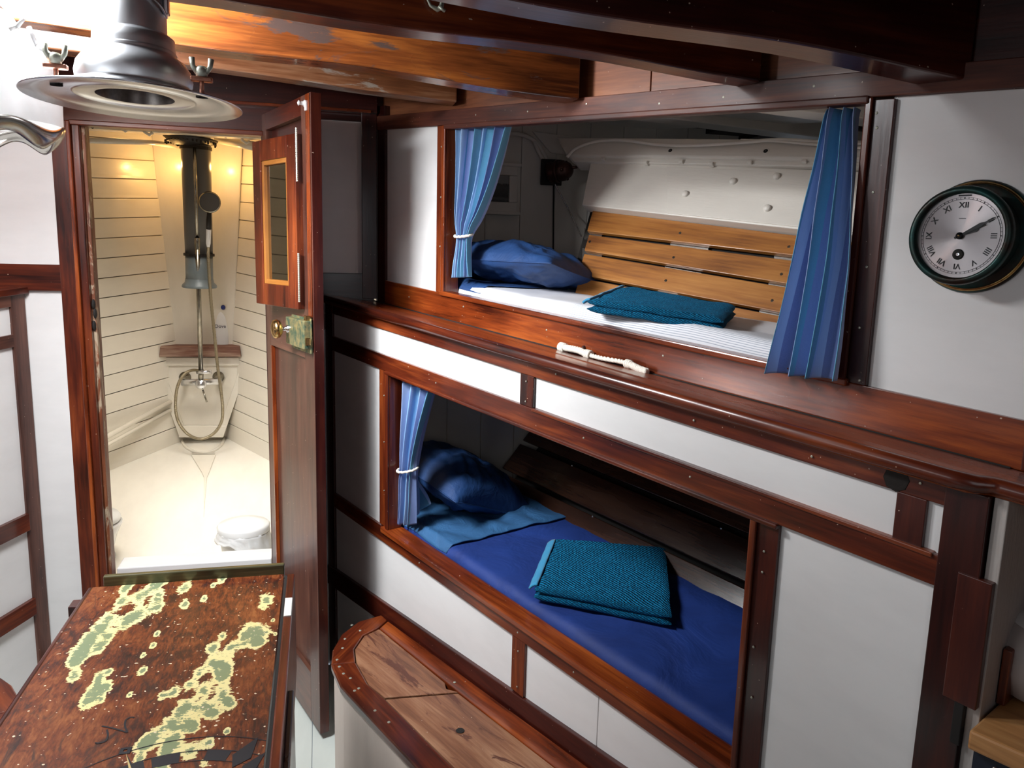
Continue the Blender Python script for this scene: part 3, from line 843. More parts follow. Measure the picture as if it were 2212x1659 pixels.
# brass rim lock with knob
lk = thing('rim_lock', 'green-tarnished brass rim lock with round knob on the open door', 'lock', dpt(DW - 0.05, H - 0.21, 0))
a = dst(637, 690); b = dst(682, 748)
ls0, ls1 = a[0] + 0.002, DW - 0.002
lz1, lz0 = dst(650, 686)[1], dst(665, 750)[1]
dbox('lock_case', ls0, ls1, lz0, lz1, 0.0045, 0.030, VERDI, parent=lk, bevel=0.003)
dbox('lock_plate', ls0 - 0.004, ls1 + 0.001, lz0 - 0.014, lz1 + 0.006, 0.004, 0.010, VERDI, parent=lk, bevel=0.002)
dbox('bolt', ls1 - 0.006, ls1 + 0.006, lz0 + 0.012, lz0 + 0.034, 0.012, 0.026, BRASS, parent=lk)
dbox('lock_top_lug', ls1 - 0.022, ls1 - 0.004, lz1, lz1 + 0.014, 0.006, 0.022, BRASS, parent=lk)
kz = (lz0 + lz1) / 2 + 0.006
kc = dpt(ls0 + 0.025, kz, 0.03)
mb = MB(); mb.lathe([(0.012, -0.002), (0.012, 0.004), (0.006, 0.006), (0.006, 0.022)], kc, DNn, 16); mb.build('spindle', STEEL, lk, smooth=True)
mb = MB(); mb.lathe([(0.006, 0.018), (0.016, 0.020), (0.026, 0.027), (0.0295, 0.036), (0.026, 0.045), (0.014, 0.050), (0.0005, 0.051)], kc, DNn, 24)
mb.build('knob', BRASS, lk, smooth=True)
ct = thing('door_catch', 'small white cast catch at the top corner of the open door', 'catch', dpt(DW - 0.03, H + 0.40, 0))
mb = MB(); mb.lathe([(0.010, 0), (0.010, 0.004), (0.006, 0.006), (0.005, 0.016), (0.008, 0.020), (0.0005, 0.024)], dpt(DW - 0.03, H + 0.40, 0.004), DNn, 12); mb.build('catch_button', PLASW, ct, smooth=True)
mb = MB(); mb.box(dpt(DW - 0.022, H + 0.392, 0.006), (0.006, 0.012, 0.003), (DE, V((0, 0, 1)), DNn)); mb.build('catch_plate', PLASW, ct, bevel=0.002)

# ================================================================== shower room beyond the doorway
def BF(y): return H - 1.32 + 0.169 * (y - 2.8)          # its floor rises towards the bow


bf = struct('floor_shower_room', (-0.55, 3.4, BF(3.4)))
mb = MB()
pl = [(-1.9, 2.82), (-1.9, 2.95), (-1.03, 4.05), (-0.746, 4.39), (-0.70, 4.45), (-0.57, 4.50), (-0.53, 4.47), (-0.279, 4.144), (0.75, 2.82)]
mb.prism([(x_, y_, BF(y_)) for x_, y_ in pl], (0, 0, -0.03)); mb.build('floor_sheet', CREAMF, bf, (0, 1, 0))
# drain channel and raised rib on the floor


def fpt(px, py, lift=0.0):
    n = V((0, -0.169, 1)).normalized(); return hit(px, py, (0, 2.8, BF(2.8)), n) + n * lift


mb = MB(); c = [fpt(*q, 0.002) for q in ((413, 985), (466, 985), (452, 1022), (447, 1034), (440, 1120), (441, 1034), (436, 1022))]
mb.prism(c, (0, 0, 0.006)); mb.build('drain_rib', CREAM, bf, bevel=0.002)
mb = MB(); arc = []
for k in range(13):
    an = math.pi * k / 12; arc.append((438 - 46 * math.cos(an), 946 + 34 * math.sin(an)))
mb.tube([fpt(*q, 0.004) for q in arc], 0.008, 8); mb.build('drain_lip', CREAM, bf, smooth=True)
mb = MB(); mb.tube([fpt(*q, 0.006) for q in ((415, 982), (464, 982))], 0.006, 8); mb.build('drain_step', CREAM, bf, smooth=True)


def side_wall(name, base, top, npl, mirrored=False):
    (b0, b1), (t0, t1) = base, top
    w = struct(name, b1)
    nrm = (b1 - b0).cross(t0 - b0).normalized()
    if nrm.dot(V((-0.6, 3.4, H)) - b0) < 0: nrm = -nrm
    for i in range(npl):
        f0 = i / npl; f1 = (i + 1) / npl - 0.0022
        q = [b0.lerp(t0, f0), b1.lerp(t1, f0), b1.lerp(t1, f1), b0.lerp(t0, f1)]
        off = nrm * (0.0015 * (i % 2))
        mb = MB(); mb.hexa([p - nrm * 0.012 for p in q] + [p + off for p in q])
        mb.build('plank', CREAM, w, b1 - b0, 0.0018)
    q = [b0, b1, t1, t0]
    mb = MB(); mb.hexa([p - nrm * 0.03 for p in q] + [p - nrm * 0.006 for p in q]); mb.build('backing', CREAMD, w)
    return w


bl0 = V((-1.88, 3.02, BF(3.02))); bl1 = V((-0.70, 4.44, BF(4.44)))
tl0 = V((-2.05, 3.05, H + 0.50)); tl1 = V((-0.74, 4.40, H + 0.60))
side_wall('wall_shower_left', (bl0, bl1), (tl0, tl1), 18)
br0 = V((0.72, 2.84, BF(2.84))); br1 = V((-0.545, 4.48, BF(4.48)))
tr0 = V((0.80, 2.90, H + 0.50)); tr1 = V((-0.43, 4.44, H + 0.60))
side_wall('wall_shower_right', (br0, br1), (tr0, tr1), 18)
# stem post between the two sides
we = struct('wall_shower_end', (-0.6, 4.46, BF(4.4)))
mb = MB(); mb.hexa([V((-0.75, 4.43, BF(4.4))), V((-0.49, 4.43, BF(4.4))), V((-0.49, 4.50, BF(4.4))), V((-0.75, 4.50, BF(4.4))),
                    V((-0.80, 4.33, H + 0.62)), V((-0.36, 4.33, H + 0.62)), V((-0.36, 4.5, H + 0.62)), V((-0.80, 4.5, H + 0.62))])
mb.build('stem_post', CREAM, we, bevel=0.006)
# ceiling of the shower room
cs = struct('ceiling_shower_room', (-0.5, 3.6, H + 0.6))
MB().box((-0.6, 3.68, H + 0.64), (1.6, 0.86, 0.015)).build('deckhead', CREAM, cs, (1, 0, 0))
for z_, y_ in ((0.50, 4.0), (0.52, 3.55)):
    MB().box((-0.6, y_, H + z_ + 0.06), (1.1, 0.035, 0.06)).build('deck_beam', CREAM, cs, (1, 0, 0), 0.003)
# clamps (longitudinal stringers) along both sides
mb = MB(); mb.tube([at_y(150, 302, 3.7), at_y(330, 308, 4.1), at_y(385, 316, 4.3)], 0.012, 8); mb.build('stringer', CREAM, cs, smooth=True)
mb = MB(); mb.tube([at_y(470, 300, 4.25), at_y(560, 318, 4.0)], 0.022, 8); mb.build('stringer', CREAM, cs, smooth=True)
for i, (px_, py_, y_) in enumerate(((260, 277, 3.9), (312, 285, 3.9), (478, 290, 4.0), (523, 303, 4.0), (188, 268, 3.8))):
    hkk = thing('ceiling_hook', ('cream hook under the shower room ceiling, at the left by the lamp reflector', 'cream hook on the shower room ceiling just left of the grey flue', 'cream hook on the shower room ceiling just right of the grey flue',
                                 'cream hook on the shower room ceiling nearest the open door', 'dark slotted hook plate on the shower room ceiling at its left corner')[i], 'hook', at_y(px_, py_, y_), 'hooks on the shower room ceiling')
    c = at_y(px_, py_, y_)
    mb = MB(); mb.tube([c + V((0, 0, 0.03)), c, c + V((0.02, 0, -0.012)), c + V((0.035, 0, 0.0))], 0.007, 8); mb.build('hook_arm', CREAM if i < 4 else BLACKM, hkk, smooth=True)
    mb = MB(); mb.box(c + V((0, 0, 0.034)), (0.016, 0.010, 0.004)); mb.build('hook_plate', CREAM if i < 4 else BLACKM, hkk)
lmp = thing('clip_lamp', 'small white clip lamp under the shower room ceiling beside the flue', 'lamp', at_y(357, 282, 4.0))
MB().box(at_y(355, 281, 4.0), (0.024, 0.02, 0.010)).build('lamp_head', ENAM, lmp, bevel=0.003)
MB().tube([at_y(366, 278, 4.0), at_y(386, 290, 4.05)], 0.008, 8).build('lamp_arm', CHROME, lmp, smooth=True)

# flue / chain pipe
fp = thing('flue_pipe', 'thick dark grey flue pipe standing at the end of the shower room', 'pipe', at_y(430, 620, 4.18))
pa = at_y(421, 270, 4.12); pb = at_y(423, 320, 4.12); pc = at_y(430, 550, 4.14); pd = at_y(431, 615, 4.15)
ax_ = (pa - pd).normalized()
MB().tube([pd + (pc - pd) * 0.0, pc], 0.064, 28).build('lower_sleeve', PIPEL, fp, smooth=True)
MB().tube([pc, pb, pa + ax_ * 0.05], [0.064, 0.068, 0.068], 28).build('pipe_body', PIPE, fp, smooth=True)
MB().lathe([(0.065, 0.03), (0.068, 0.012), (0.080, 0.0), (0.083, -0.010), (0.080, -0.014), (0.055, -0.014)], pd, ax_, 28).build('foot_flange', PIPEL, fp, smooth=True)
MB().lathe([(0.067, -0.006), (0.072, -0.006), (0.072, 0.006), (0.067, 0.006)], pc, ax_, 28).build('clamp_band', BLACKM, fp)
MB().lathe([(0.069, -0.008), (0.073, -0.008), (0.073, 0.008), (0.069, 0.008)], pb, ax_, 28).build('clamp_band', BLACKM, fp)
pe = at_y(412, 303, 4.12)
MB().lathe([(0.068, -0.03), (0.09, -0.018), (0.122, 0.004), (0.123, 0.010), (0.07, 0.022)], pe, (0.06, -0.02, 1), 36).build('collar', BLACKM, fp, smooth=True)
mb = MB()
for k in range(36):
    an = 2 * math.pi * k / 36 + 0.05 * random.random(); L_ = 0.006 + 0.016 * random.random() * (math.cos(an * 2 + 1) > -0.3)
    c = pe + V((0.112 * math.cos(an), 0.112 * math.sin(an), -0.006 - L_ / 2)); mb.box(c, (0.004, 0.002, L_ / 2))
mb.build('ragged_gasket', BLACKM, fp, kind='stuff')

# end cabinet panel, shelf
cb = struct('trim_3', (-0.62, 4.36, BF(4.36)))
q = [at_y(*p_, 4.36) for p_ in ((323, 772), (541, 772), (482, 945), (388, 945))]
mb = MB(); mb.prism(q, (0, 0.03, 0)); mb.build('panel_board', CREAM, cb, (0, 0, 1), 0.002)
fo = [(323, 772), (541, 772), (482, 945), (388, 945)]; fi = [(350, 790), (520, 790), (476, 918), (396, 918)]
for k in range(4):
    if k == 2: continue
    p4 = [fo[k], fo[(k + 1) % 4], fi[(k + 1) % 4], fi[k]]
    mb = MB(); mb.prism([at_y(*p_, 4.348) for p_ in p4], (0, 0.012, 0)); mb.build('panel_frame', CREAM, cb, (1, 0, 0), 0.002)
mb = MB(); mb.prism([at_y(*p_, 4.345) for p_ in ((390, 920), (490, 920), (482, 945), (386, 945))], (0, 0.015, 0)); mb.build('kick_board', CREAM, cb, (1, 0, 0), 0.002)
sh = thing('shelf_board', 'narrow worn brown shelf board above the cream panel behind the shower', 'shelf', at_y(432, 770, 4.33))
mb = MB(); mb.prism([at_y(*p_, 4.31) for p_ in ((343, 771), (346, 748), (517, 748), (521, 771))], (0, 0.16, 0))
mb.build('board', wood('bleached_teak', (0.08, 0.03, 0.02), (0.16, 0.065, 0.04), (0.42, 0.30, 0.22), rough=0.6, coat=0.0), sh, (1, 0, 0), 0.004)
# ledge along the port side
for (ya, yb, r_) in ((0, 0, 0.013), (18, 18, 0.010)):
    lt = MB(); lt.tube([at_y(150, 990 + ya, 3.72) + V((0.0, 0, 0)), at_y(222, 948 + ya, 3.95), at_y(368, 868 + ya, 4.34)], r_, 8)
    lt.build('side_ledge', CREAM, cb, smooth=True)

# shower set
sr = thing('shower_rail', 'tall metal shower riser pipe standing before the flue', 'shower pipe', at_y(434, 795, 4.2))
r0 = at_y(434, 800, 4.20); r1 = at_y(426, 515, 4.06); r2 = at_y(420, 318, 4.03)
MB().tube([r0, r1], 0.0115, 14).build('riser', CHROME, sr, smooth=True)
MB().tube([r1, r2], 0.0075, 12).build('thin_riser', CHROME, sr, smooth=True)
MB().lathe([(0.0125, -0.05), (0.0135, -0.03), (0.0135, 0.0), (0.011, 0.004)], r1, r1 - r0, 14).build('coupling', CHROME, sr, smooth=True)
mx = thing('shower_mixer', 'chrome bar mixer tap with round knob and lever on the cream end panel', 'tap', at_y(435, 828, 4.3))
m0 = at_y(392, 826, 4.24); m1 = at_y(478, 824, 4.24)
MB().tube([m0, m1], 0.017, 18).build('mixer_bar', STEEL, mx, smooth=True)
for q_ in ((400, 815), (472, 814)):
    MB().lathe([(0.030, 0.0), (0.030, 0.006), (0.014, 0.012), (0.014, 0.10)], at_y(q_[0], q_[1], 4.345), (0, -1, 0), 22).build('wall_rose', CHROME, mx, smooth=True)
MB().lathe([(0.027, 0), (0.027, 0.022), (0.020, 0.030), (0.0005, 0.032)], at_y(435, 829, 4.235), (0, -1, 0.1), 22).build('control_knob', STEEL, mx, smooth=True)
MB().tube([at_y(438, 842, 4.21), at_y(447, 869, 4.19)], 0.0045, 8).build('lever', CHROME, mx, smooth=True)
MB().tube([at_y(434, 822, 4.22), at_y(434, 798, 4.2)], 0.013, 12).build('riser_neck', CHROME, mx, smooth=True)
MB().tube([at_y(425, 804, 4.2), at_y(456, 803, 4.19)], 0.010, 12).build('diverter', STEEL, mx, smooth=True)
hs = thing('hand_shower', 'round-faced hand shower with metal hose looping below the mixer', 'shower head', at_y(453, 437, 4.0))
hc = at_y(453, 437, 3.98)
MB().lathe([(0.0005, -0.016), (0.028, -0.014), (0.047, -0.004), (0.050, 0.004), (0.044, 0.008)], hc, (0, -1, 0.02), 28).build('rose_shell', CHROME, hs, smooth=True)
MB().lathe([(0.0005, 0.009), (0.043, 0.0075)], hc, (0, -1, 0.02), 28).build('rose_face', GRILL, hs, smooth=True)
MB().tube([at_y(452, 452, 4.0), at_y(451, 475, 4.02), at_y(451, 495, 4.03)], [0.008, 0.012, 0.012], 12).build('handle_neck', BLACKM, hs, smooth=True)
MB().tube([at_y(451, 493, 4.03), at_y(450, 526, 4.05), at_y(450, 534, 4.05)], [0.012, 0.011, 0.007], 12).build('handle', ENAM, hs, smooth=True)
hp = [(450, 534, 4.05), (450, 560, 4.06), (455, 640, 4.1), (463, 720, 4.13), (470, 790, 4.15), (478, 850, 4.16), (481, 885, 4.16), (478, 912, 4.16), (462, 936, 4.16), (436, 948, 4.16), (409, 940, 4.17), (389, 918, 4.18), (380, 890, 4.18), (380, 855, 4.19), (386, 828, 4.19), (399, 808, 4.19), (414, 800, 4.195), (428, 800, 4.20)]


def smooth_path(pts, n=8):
    out = []
    P_ = [V(p) for p in pts]
    for i in range(len(P_) - 1):
        p0 = P_[max(i - 1, 0)]; p1 = P_[i]; p2 = P_[i + 1]; p3 = P_[min(i + 2, len(P_) - 1)]
        for k in range(n):
            t = k / n
            out.append(0.5 * ((2 * p1) + (p2 - p0) * t + (2 * p0 - 5 * p1 + 4 * p2 - p3) * t * t + (3 * p1 - p0 - 3 * p2 + p3) * t ** 3))
    out.append(P_[-1]); return out


path = smooth_path([at_y(*p_) for p_ in hp], 24)
MB().tube(path, [0.0072 + 0.0009 * (i % 2) for i in range(len(path))], 10).build('hose', HOSE, hs, smooth=False)
# shampoo bottle
bt = thing('shampoo_bottle', 'tall white shampoo bottle with a dark blue print on the brown shelf', 'bottle', at_y(482, 745, 4.40))
bb = at_y(480, 748, 4.40); bh = (at_y(478, 666, 4.40) - bb).z
prof = [(0.030, 0), (0.034, 0.01), (0.035, bh * 0.35), (0.034, bh * 0.5), (0.029, bh * 0.75), (0.020, bh * 0.95), (0.016, bh)]
MB().lathe([(r_, z_) for r_, z_ in prof], bb, (0, 0, 1), 24, cap=True, sq=((1, 0, 0), 0.55)).build('bottle_body', PLASW, bt, smooth=True)
MB().ball(at_y(482, 664, 4.38), 0.012, 12, 8, (1.0, 0.6, 1.1)).build('cap_badge', BLUECAP, bt, smooth=True)


def text_mesh(name, body, size, origin, xax, yax, mat, parent, depth=0.0004, align='CENTER', bold=0):
    cu = bpy.data.curves.new(name, 'FONT'); cu.body = body; cu.size = size; cu.align_x = align; cu.align_y = 'CENTER'; cu.extrude = depth; cu.offset = bold
    tmp = bpy.data.objects.new(name + '_tmp', cu); COL.objects.link(tmp)
    dg = bpy.context.evaluated_depsgraph_get(); dg.update()
    me = bpy.data.meshes.new_from_object(tmp.evaluated_get(dg))
    bpy.data.objects.remove(tmp); bpy.data.curves.remove(cu)
    x_ = V(xax).normalized(); y_ = V(yax).normalized(); z_ = x_.cross(y_)
    M = Matrix(((x_.x, y_.x, z_.x, origin[0]), (x_.y, y_.y, z_.y, origin[1]), (x_.z, y_.z, z_.z, origin[2]), (0, 0, 0, 1)))
    off = world_loc(parent)
    me.transform(Matrix.Translation(-off) @ M)
    me.materials.clear(); me.materials.append(mat)
    o = bpy.data.objects.new(name, me); COL.objects.link(o); o.parent = parent
    return o


text_mesh('bottle_print', 'Dove', 0.026, at_y(476, 705, 4.378), (1, 0, 0), (0, 0, 1), PRINT, bt)

# sill board and waste bin, toilet edge
sb_ = struct('trim_4', (-0.45, 2.9, BF(2.9)))
q = [at_y(240, 1236, 2.86), at_y(582, 1196, 2.86), at_y(582, 1186, 2.95) * 1.0, at_y(260, 1212, 2.95)]
zt_ = at_y(420, 1200, 2.93).z
MB().box((-0.4445, 2.905, zt_ - 0.03), (0.262, 0.052, 0.03)).build('white_sill', WHITE, sb_, (1, 0, 0), 0.004)
MB().box((-0.4445, 2.93, (zt_ + BF(2.93)) / 2 - 0.04), (0.262, 0.012, (zt_ - BF(2.93)) / 2 - 0.03)).build('sill_riser', WHITE, sb_, (1, 0, 0), 0.003)
bx = at_y(527, 1150, 3.12)
wbn = thing('waste_bin', 'white round waste bin with lid and crumpled bag edge beside the door', 'bin', (bx.x, bx.y, BF(3.12)))
zl = bx.z + 0.025; zf = BF(3.0)
MB().lathe([(0.075, zf - zl), (0.094, -0.02), (0.094, -0.01)], (bx.x, bx.y, zl), (0, 0, 1), 36, cap=True).build('bin_body', PLASW, wbn, smooth=True)
MB().lathe([(0.099, -0.016), (0.101, 0.004), (0.094, 0.014), (0.05, 0.022), (0.0005, 0.024)], (bx.x, bx.y, zl), (0, 0, 1), 36).build('lid', ENAM, wbn, smooth=True)
mb = MB()


def bagf(u, v):
    an = 2 * math.pi * u; drop = 0.035 + 0.05 * max(0, math.sin(an * 1.0 + 2.0)) ** 2 + 0.012 * noise.noise(V((math.cos(an) * 3, math.sin(an) * 3, 1)))
    if -2.0 < (an - 2 * math.pi if an > math.pi else an) < -0.5: drop += 0.045 * (1 - abs(((an - 2 * math.pi) + 1.1)) / 0.9 if abs((an - 2 * math.pi) + 1.1) < 0.9 else 0)
    r = 0.0965 + 0.012 * v + 0.006 * noise.noise(V((math.cos(an) * 6, math.sin(an) * 6, v * 4)))
    return V((bx.x + r * math.cos(an), bx.y + r * math.sin(an), zl - 0.012 - drop * v))


mb.grid(bagf, 72, 8); mb.build('bin_bag', BAG, wbn, smooth=True, solid=0.001)
tp = at_y(218, 1118, 3.25)
to = thing('toilet', 'edge of a white toilet showing at the left of the shower doorway', 'toilet', (tp.x, tp.y, BF(3.25)))
tz = at_y(235, 1128, 3.25).z
MB().lathe([(0.09, BF(3.25) - tz), (0.08, -0.12), (0.10, -0.05), (0.118, -0.012), (0.12, 0.0)], (tp.x - 0.045, tp.y, tz), (0, 0, 1), 32, cap=True).build('bowl', ENAM, to, smooth=True)
MB().lathe([(0.112, 0.0), (0.116, 0.012), (0.108, 0.026), (0.05, 0.034), (0.0005, 0.036)], (tp.x - 0.045, tp.y, tz + 0.006), (0, 0, 1), 32).build('toilet_lid', ENAM, to, smooth=True)

def sn(fr, p):
    d = p - fr.o; return (d.dot(V((fr.es.x, fr.es.y, 0))), d.dot(fr.en))


def slab(fr, name, s1, t0, t1, n0, n1, mat, parent):
    mb = MB(); q = [fr.pt(s, t, n) for t in (t0, t1) for s, n in ((0.012 - 0.4765 * n0, n0), (s1, n0), (s1, n1), (0.012 - 0.4765 * n1, n1))]
    mb.hexa(q); return mb.build(name, mat, parent, fr.es)


# ================================================================== berth interiors
def bpt(fr, s, t, n): return fr.pt(s, t, n)


# --- upper berth: floor under mattress, ceiling, hull side
bu = struct('wall_berth_upper', FU.pt(1.0, -0.3, -0.5))
slab(FU, 'berth_board', 2.02, -0.34, -0.315, -0.80, -0.05, WHITEB, bu)
FU.piece('aft_panel', 2.02, 2.04, -0.34, 0.5, -0.9, -0.05, WHITEB, bu, 't')
MT_U = -0.225
A_ = hit(1700, 712, FU.pt(0, MT_U, 0), ES.cross(EN).normalized())
D2 = V((-0.564, 0.818, 0.112)).normalized()          # slats run forward and inboard
outw = V((0.818, 0.564, 0)).normalized()
UPS = (outw * math.sin(math.radians(30)) + V((0, 0, 1)) * math.cos(math.radians(30))).normalized()
SNRM = D2.cross(UPS).normalized()
if SNRM.dot(CAMO - A_) < 0: SNRM = -SNRM


def slp(px, py, off=0.0): return hit(px, py, A_ + SNRM * off, SNRM)


sl_u = thing('slatted_board', 'honey oak slatted board leaning behind the upper berth mattress', 'board', A_ + V((0, 0, -0.05)))
ed = [((1280, 455), (1268, 499), (1840, 523), (1832, 565)), ((1272, 507), (1262, 541), (1840, 579), (1832, 634)), ((1262, 548), (1248, 592), (1840, 644), (1832, 702)), ((1252, 600), (1240, 640), (1840, 712), (1832, 770)), ((1248, 648), (1244, 680), (1840, 780), (1832, 820))]
for i, (a, b, c, d) in enumerate(ed):
    q = [slp(*b), slp(*d), slp(*c), slp(*a)]
    mb = MB(); mb.prism(q, -SNRM * 0.016); mb.build('slat', OAK, sl_u, D2, 0.002)
mb = MB(); mb.prism([slp(1276, 455, -0.017), slp(1288, 455, -0.017), slp(1248, 600, -0.017), slp(1236, 600, -0.017)], -SNRM * 0.012); mb.build('edge_batten', BLACKM, sl_u)
for (x0, y0, x1, y1) in ((1448, 535, 1530, 545), (1672, 560, 1730, 568), (1436, 588, 1515, 602), (1660, 619, 1720, 628), (1420, 638, 1462, 646), (1640, 680, 1695, 688), (1262, 505, 1300, 512), (1258, 548, 1300, 555)):
    q = [slp(x0, y0 + 12, -0.017), slp(x1, y1 + 12, -0.017), slp(x1, y1 - 12, -0.017), slp(x0, y0 - 12, -0.017)]
    mb = MB(); mb.prism(q, -SNRM * 0.01); mb.build('metal_strap', GREYM, sl_u)
for (x0, y0) in ((1469, 503), (1704, 533), (1455, 556), (1688, 592), (1438, 606), (1668, 649), (1274, 522), (1257, 569), (1420, 652)):
    mb = MB(); mb.lathe([(0.0045, 0), (0.0035, 0.0012), (0.0005, 0.0014)], slp(x0, y0, 0.0), SNRM, 10); mb.build('screw', CHROME, sl_u)
# near-black sheet standing in for the shaded void behind the slats
mb = MB(); mb.prism([slp(1285, 420, -0.03), slp(2050, 440, -0.03), slp(1950, 850, -0.03), slp(1252, 720, -0.03)], -SNRM * 0.01); mb.build('hull_void_sheet', RUBBER, bu)
# white hull board above
hb = [(1276, 347), (1900, 372), (1880, 512), (1257, 443)]
mb = MB(); mb.prism([slp(*p_, 0.028) for p_ in hb], -SNRM * 0.04); mb.build('hull_board', WHITEB, bu, D2, 0.003)
mb = MB(); mb.prism([slp(*p_, 0.031) for p_ in ((1440, 360), (1900, 380), (1880, 505), (1442, 460))], -SNRM * 0.006); mb.build('cover_board', WHITEB, bu, D2, 0.001)
for (x0, y0) in ((1481, 420), (1584, 393), (1678, 382), (1658, 451)):
    mb = MB(); mb.lathe([(0.0105, 0), (0.010, 0.006), (0.0085, 0.009), (0.0005, 0.010)], slp(x0, y0, 0.031), SNRM, 16); mb.build('bolt_head', WHITEB, bu, smooth=True)
# beam shelf with cable
bs = [(1200, 296), (1900, 302), (1895, 345), (1225, 336)]
mb = MB(); mb.prism([slp(*p_, 0.05) for p_ in bs], -SNRM * 0.05); mb.build('beam_shelf', WHITEB, bu, D2, 0.006)
bs = [(1228, 336), (1895, 346), (1895, 362), (1240, 349)]
mb = MB(); mb.prism([slp(*p_, 0.038) for p_ in bs], -SNRM * 0.05); mb.build('shelf_lip', WHITEB, bu, D2, 0.002)
for (x0, y0) in ((1304, 345), (1395, 352), (1472, 350), (1537, 355), (1620, 352), (1738, 350)):
    mb = MB(); mb.box(slp(x0, y0, 0.04), (0.007, 0.005, 0.008), (D2, UPS, SNRM)); mb.build('bolt_head', WHITEB, bu, bevel=0.002)
for (x0, y0) in ((1448, 325), (1654, 326)):
    mb = MB(); mb.lathe([(0.0065, 0), (0.006, 0.0008), (0.0005, 0.001)], slp(x0, y0, 0.0505), SNRM, 12); mb.build('bolt_hole', RUBBER, bu)
    mb = MB(); mb.lathe([(0.0065, 0.0), (0.0085, 0.002), (0.0105, 0.0)], slp(x0, y0, 0.0505), SNRM, 14); mb.build('hole_rim', WHITEB, bu, smooth=True)
cbp = smooth_path([slp(x0, y0, 0.058) for x0, y0 in ((1225, 340), (1245, 320), (1290, 305), (1350, 303), (1420, 312), (1500, 314), (1600, 308), (1680, 302), (1760, 306), (1880, 312))], 6)
MB().tube(cbp, 0.0055, 8).build('cable', WHITEB, bu, smooth=True)
cb2 = smooth_path([slp(x0, y0, 0.058) for x0, y0 in ((1600, 303), (1680, 305), (1760, 312), (1880, 320))], 6)
MB().tube(cb2, 0.004, 8).build('cable', WHITEB, bu, smooth=True)
# white deckhead and beams over the upper berth
tb = FU.pt(1, 0.40, -0.4).z
mb = MB(); mb.hexa([FU.pt(s, t, n) for t in (0.36, 0.38) for s, n in ((-0.2, -0.05), (2.2, -0.05), (2.2, -0.95), (-0.2, -0.95))]); mb.build('deckhead', WHITEB, bu, ES)
for (y0, y1, zz) in ((2.33, 2.42, 0.425), (1.86, 1.95, 0.385), (1.41, 1.50, 0.35)):
    mb = MB(); x0 = (FU.o.x + (D - y0) * 0.476) + 0.06
    mb.box(((x0 + 1.9) / 2, (y0 + y1) / 2, H + zz + 0.05), ((1.9 - x0) / 2, (y1 - y0) / 2, 0.055), (V((1, 0, -0.045)), V((0, 1, 0)), V((0, 0, 1)))); mb.build('deck_beam', WHITEB, bu, (1, 0, 0), 0.004)
mb = MB(); q = [at_y(*p_, D + 0.012) for p_ in ((1150, 283), (1270, 300), (1268, 340), (1190, 330))]
mb.prism(q, (0, 0.02, 0)); mb.build('knee_board', WHITEB, bu, (1, 0, 0), 0.002)
# curved half round conduits on the end wall
for pts in (((1098, 289), (1120, 290), (1145, 298), (1165, 315), (1178, 338), (1184, 356)), ((1155, 305), (1162, 325), (1172, 345), (1180, 365))):
    MB().tube(smooth_path([at_y(a_, b_, D + 0.008) for a_, b_ in pts], 6), 0.008, 8).build('conduit', WHITEB, bu, smooth=True)
MB().tube([at_y(1196, 400, D + 0.016), at_y(1195, 560, D + 0.016)], 0.003, 6).build('dark_joint', RUBBER, bu)
cord = thing('light_cord', 'thin grey cord running from the bronze berth lamp down to the slatted board', 'cord', at_y(1200, 400, D - 0.01))
MB().tube([at_y(1199, 398, D - 0.004), at_y(1228, 452, D - 0.004), at_y(1256, 511, 2.74)], 0.0024, 6).build('cord_line', GREYM, cord)
# bronze bulkhead lamp
ll = thing('berth_lamp', 'small dark bronze lamp in the corner over the upper pillow', 'lamp', at_y(1187, 375, D))
lc = at_y(1198, 372, D + 0.01); ld = V((0.75, -0.62, 0.10)).normalized()
lc2 = at_y(1192, 372, D - 0.005)
MB().lathe([(0.0005, -0.012), (0.036, -0.01), (0.038, 0.0), (0.034, 0.01), (0.036, 0.03), (0.036, 0.05), (0.030, 0.056), (0.030, 0.062), (0.024, 0.072), (0.012, 0.080), (0.0005, 0.082)], lc2, ld, 24).build('lamp_housing', BRONZE, ll, smooth=True)
MB().lathe([(0.038, 0.018), (0.0405, 0.02), (0.0405, 0.026), (0.038, 0.028)], lc2, ld, 24).build('lamp_ring', BRONZE, ll, smooth=True)
MB().tube([lc2 + ld * 0.075 + V((0, 0, 0.006)), lc2 + ld * 0.098 + V((0, 0, 0.006))], 0.0055, 8).build('thumb_screw', BRONZE, ll, smooth=True)
MB().box(lc2 + V((0, 0.006, 0)), (0.040, 0.005, 0.046)).build('wall_plate', BLACKM, ll, bevel=0.003)
for k in range(3):
    an = k * 2.1 + 0.4
    a = ld.orthogonal().normalized(); b = ld.cross(a)
    MB().ball(lc2 + ld * 0.052 + (a * math.cos(an) + b * math.sin(an)) * 0.034, 0.006, 8, 6).build('lug', BRONZE, ll, smooth=True)

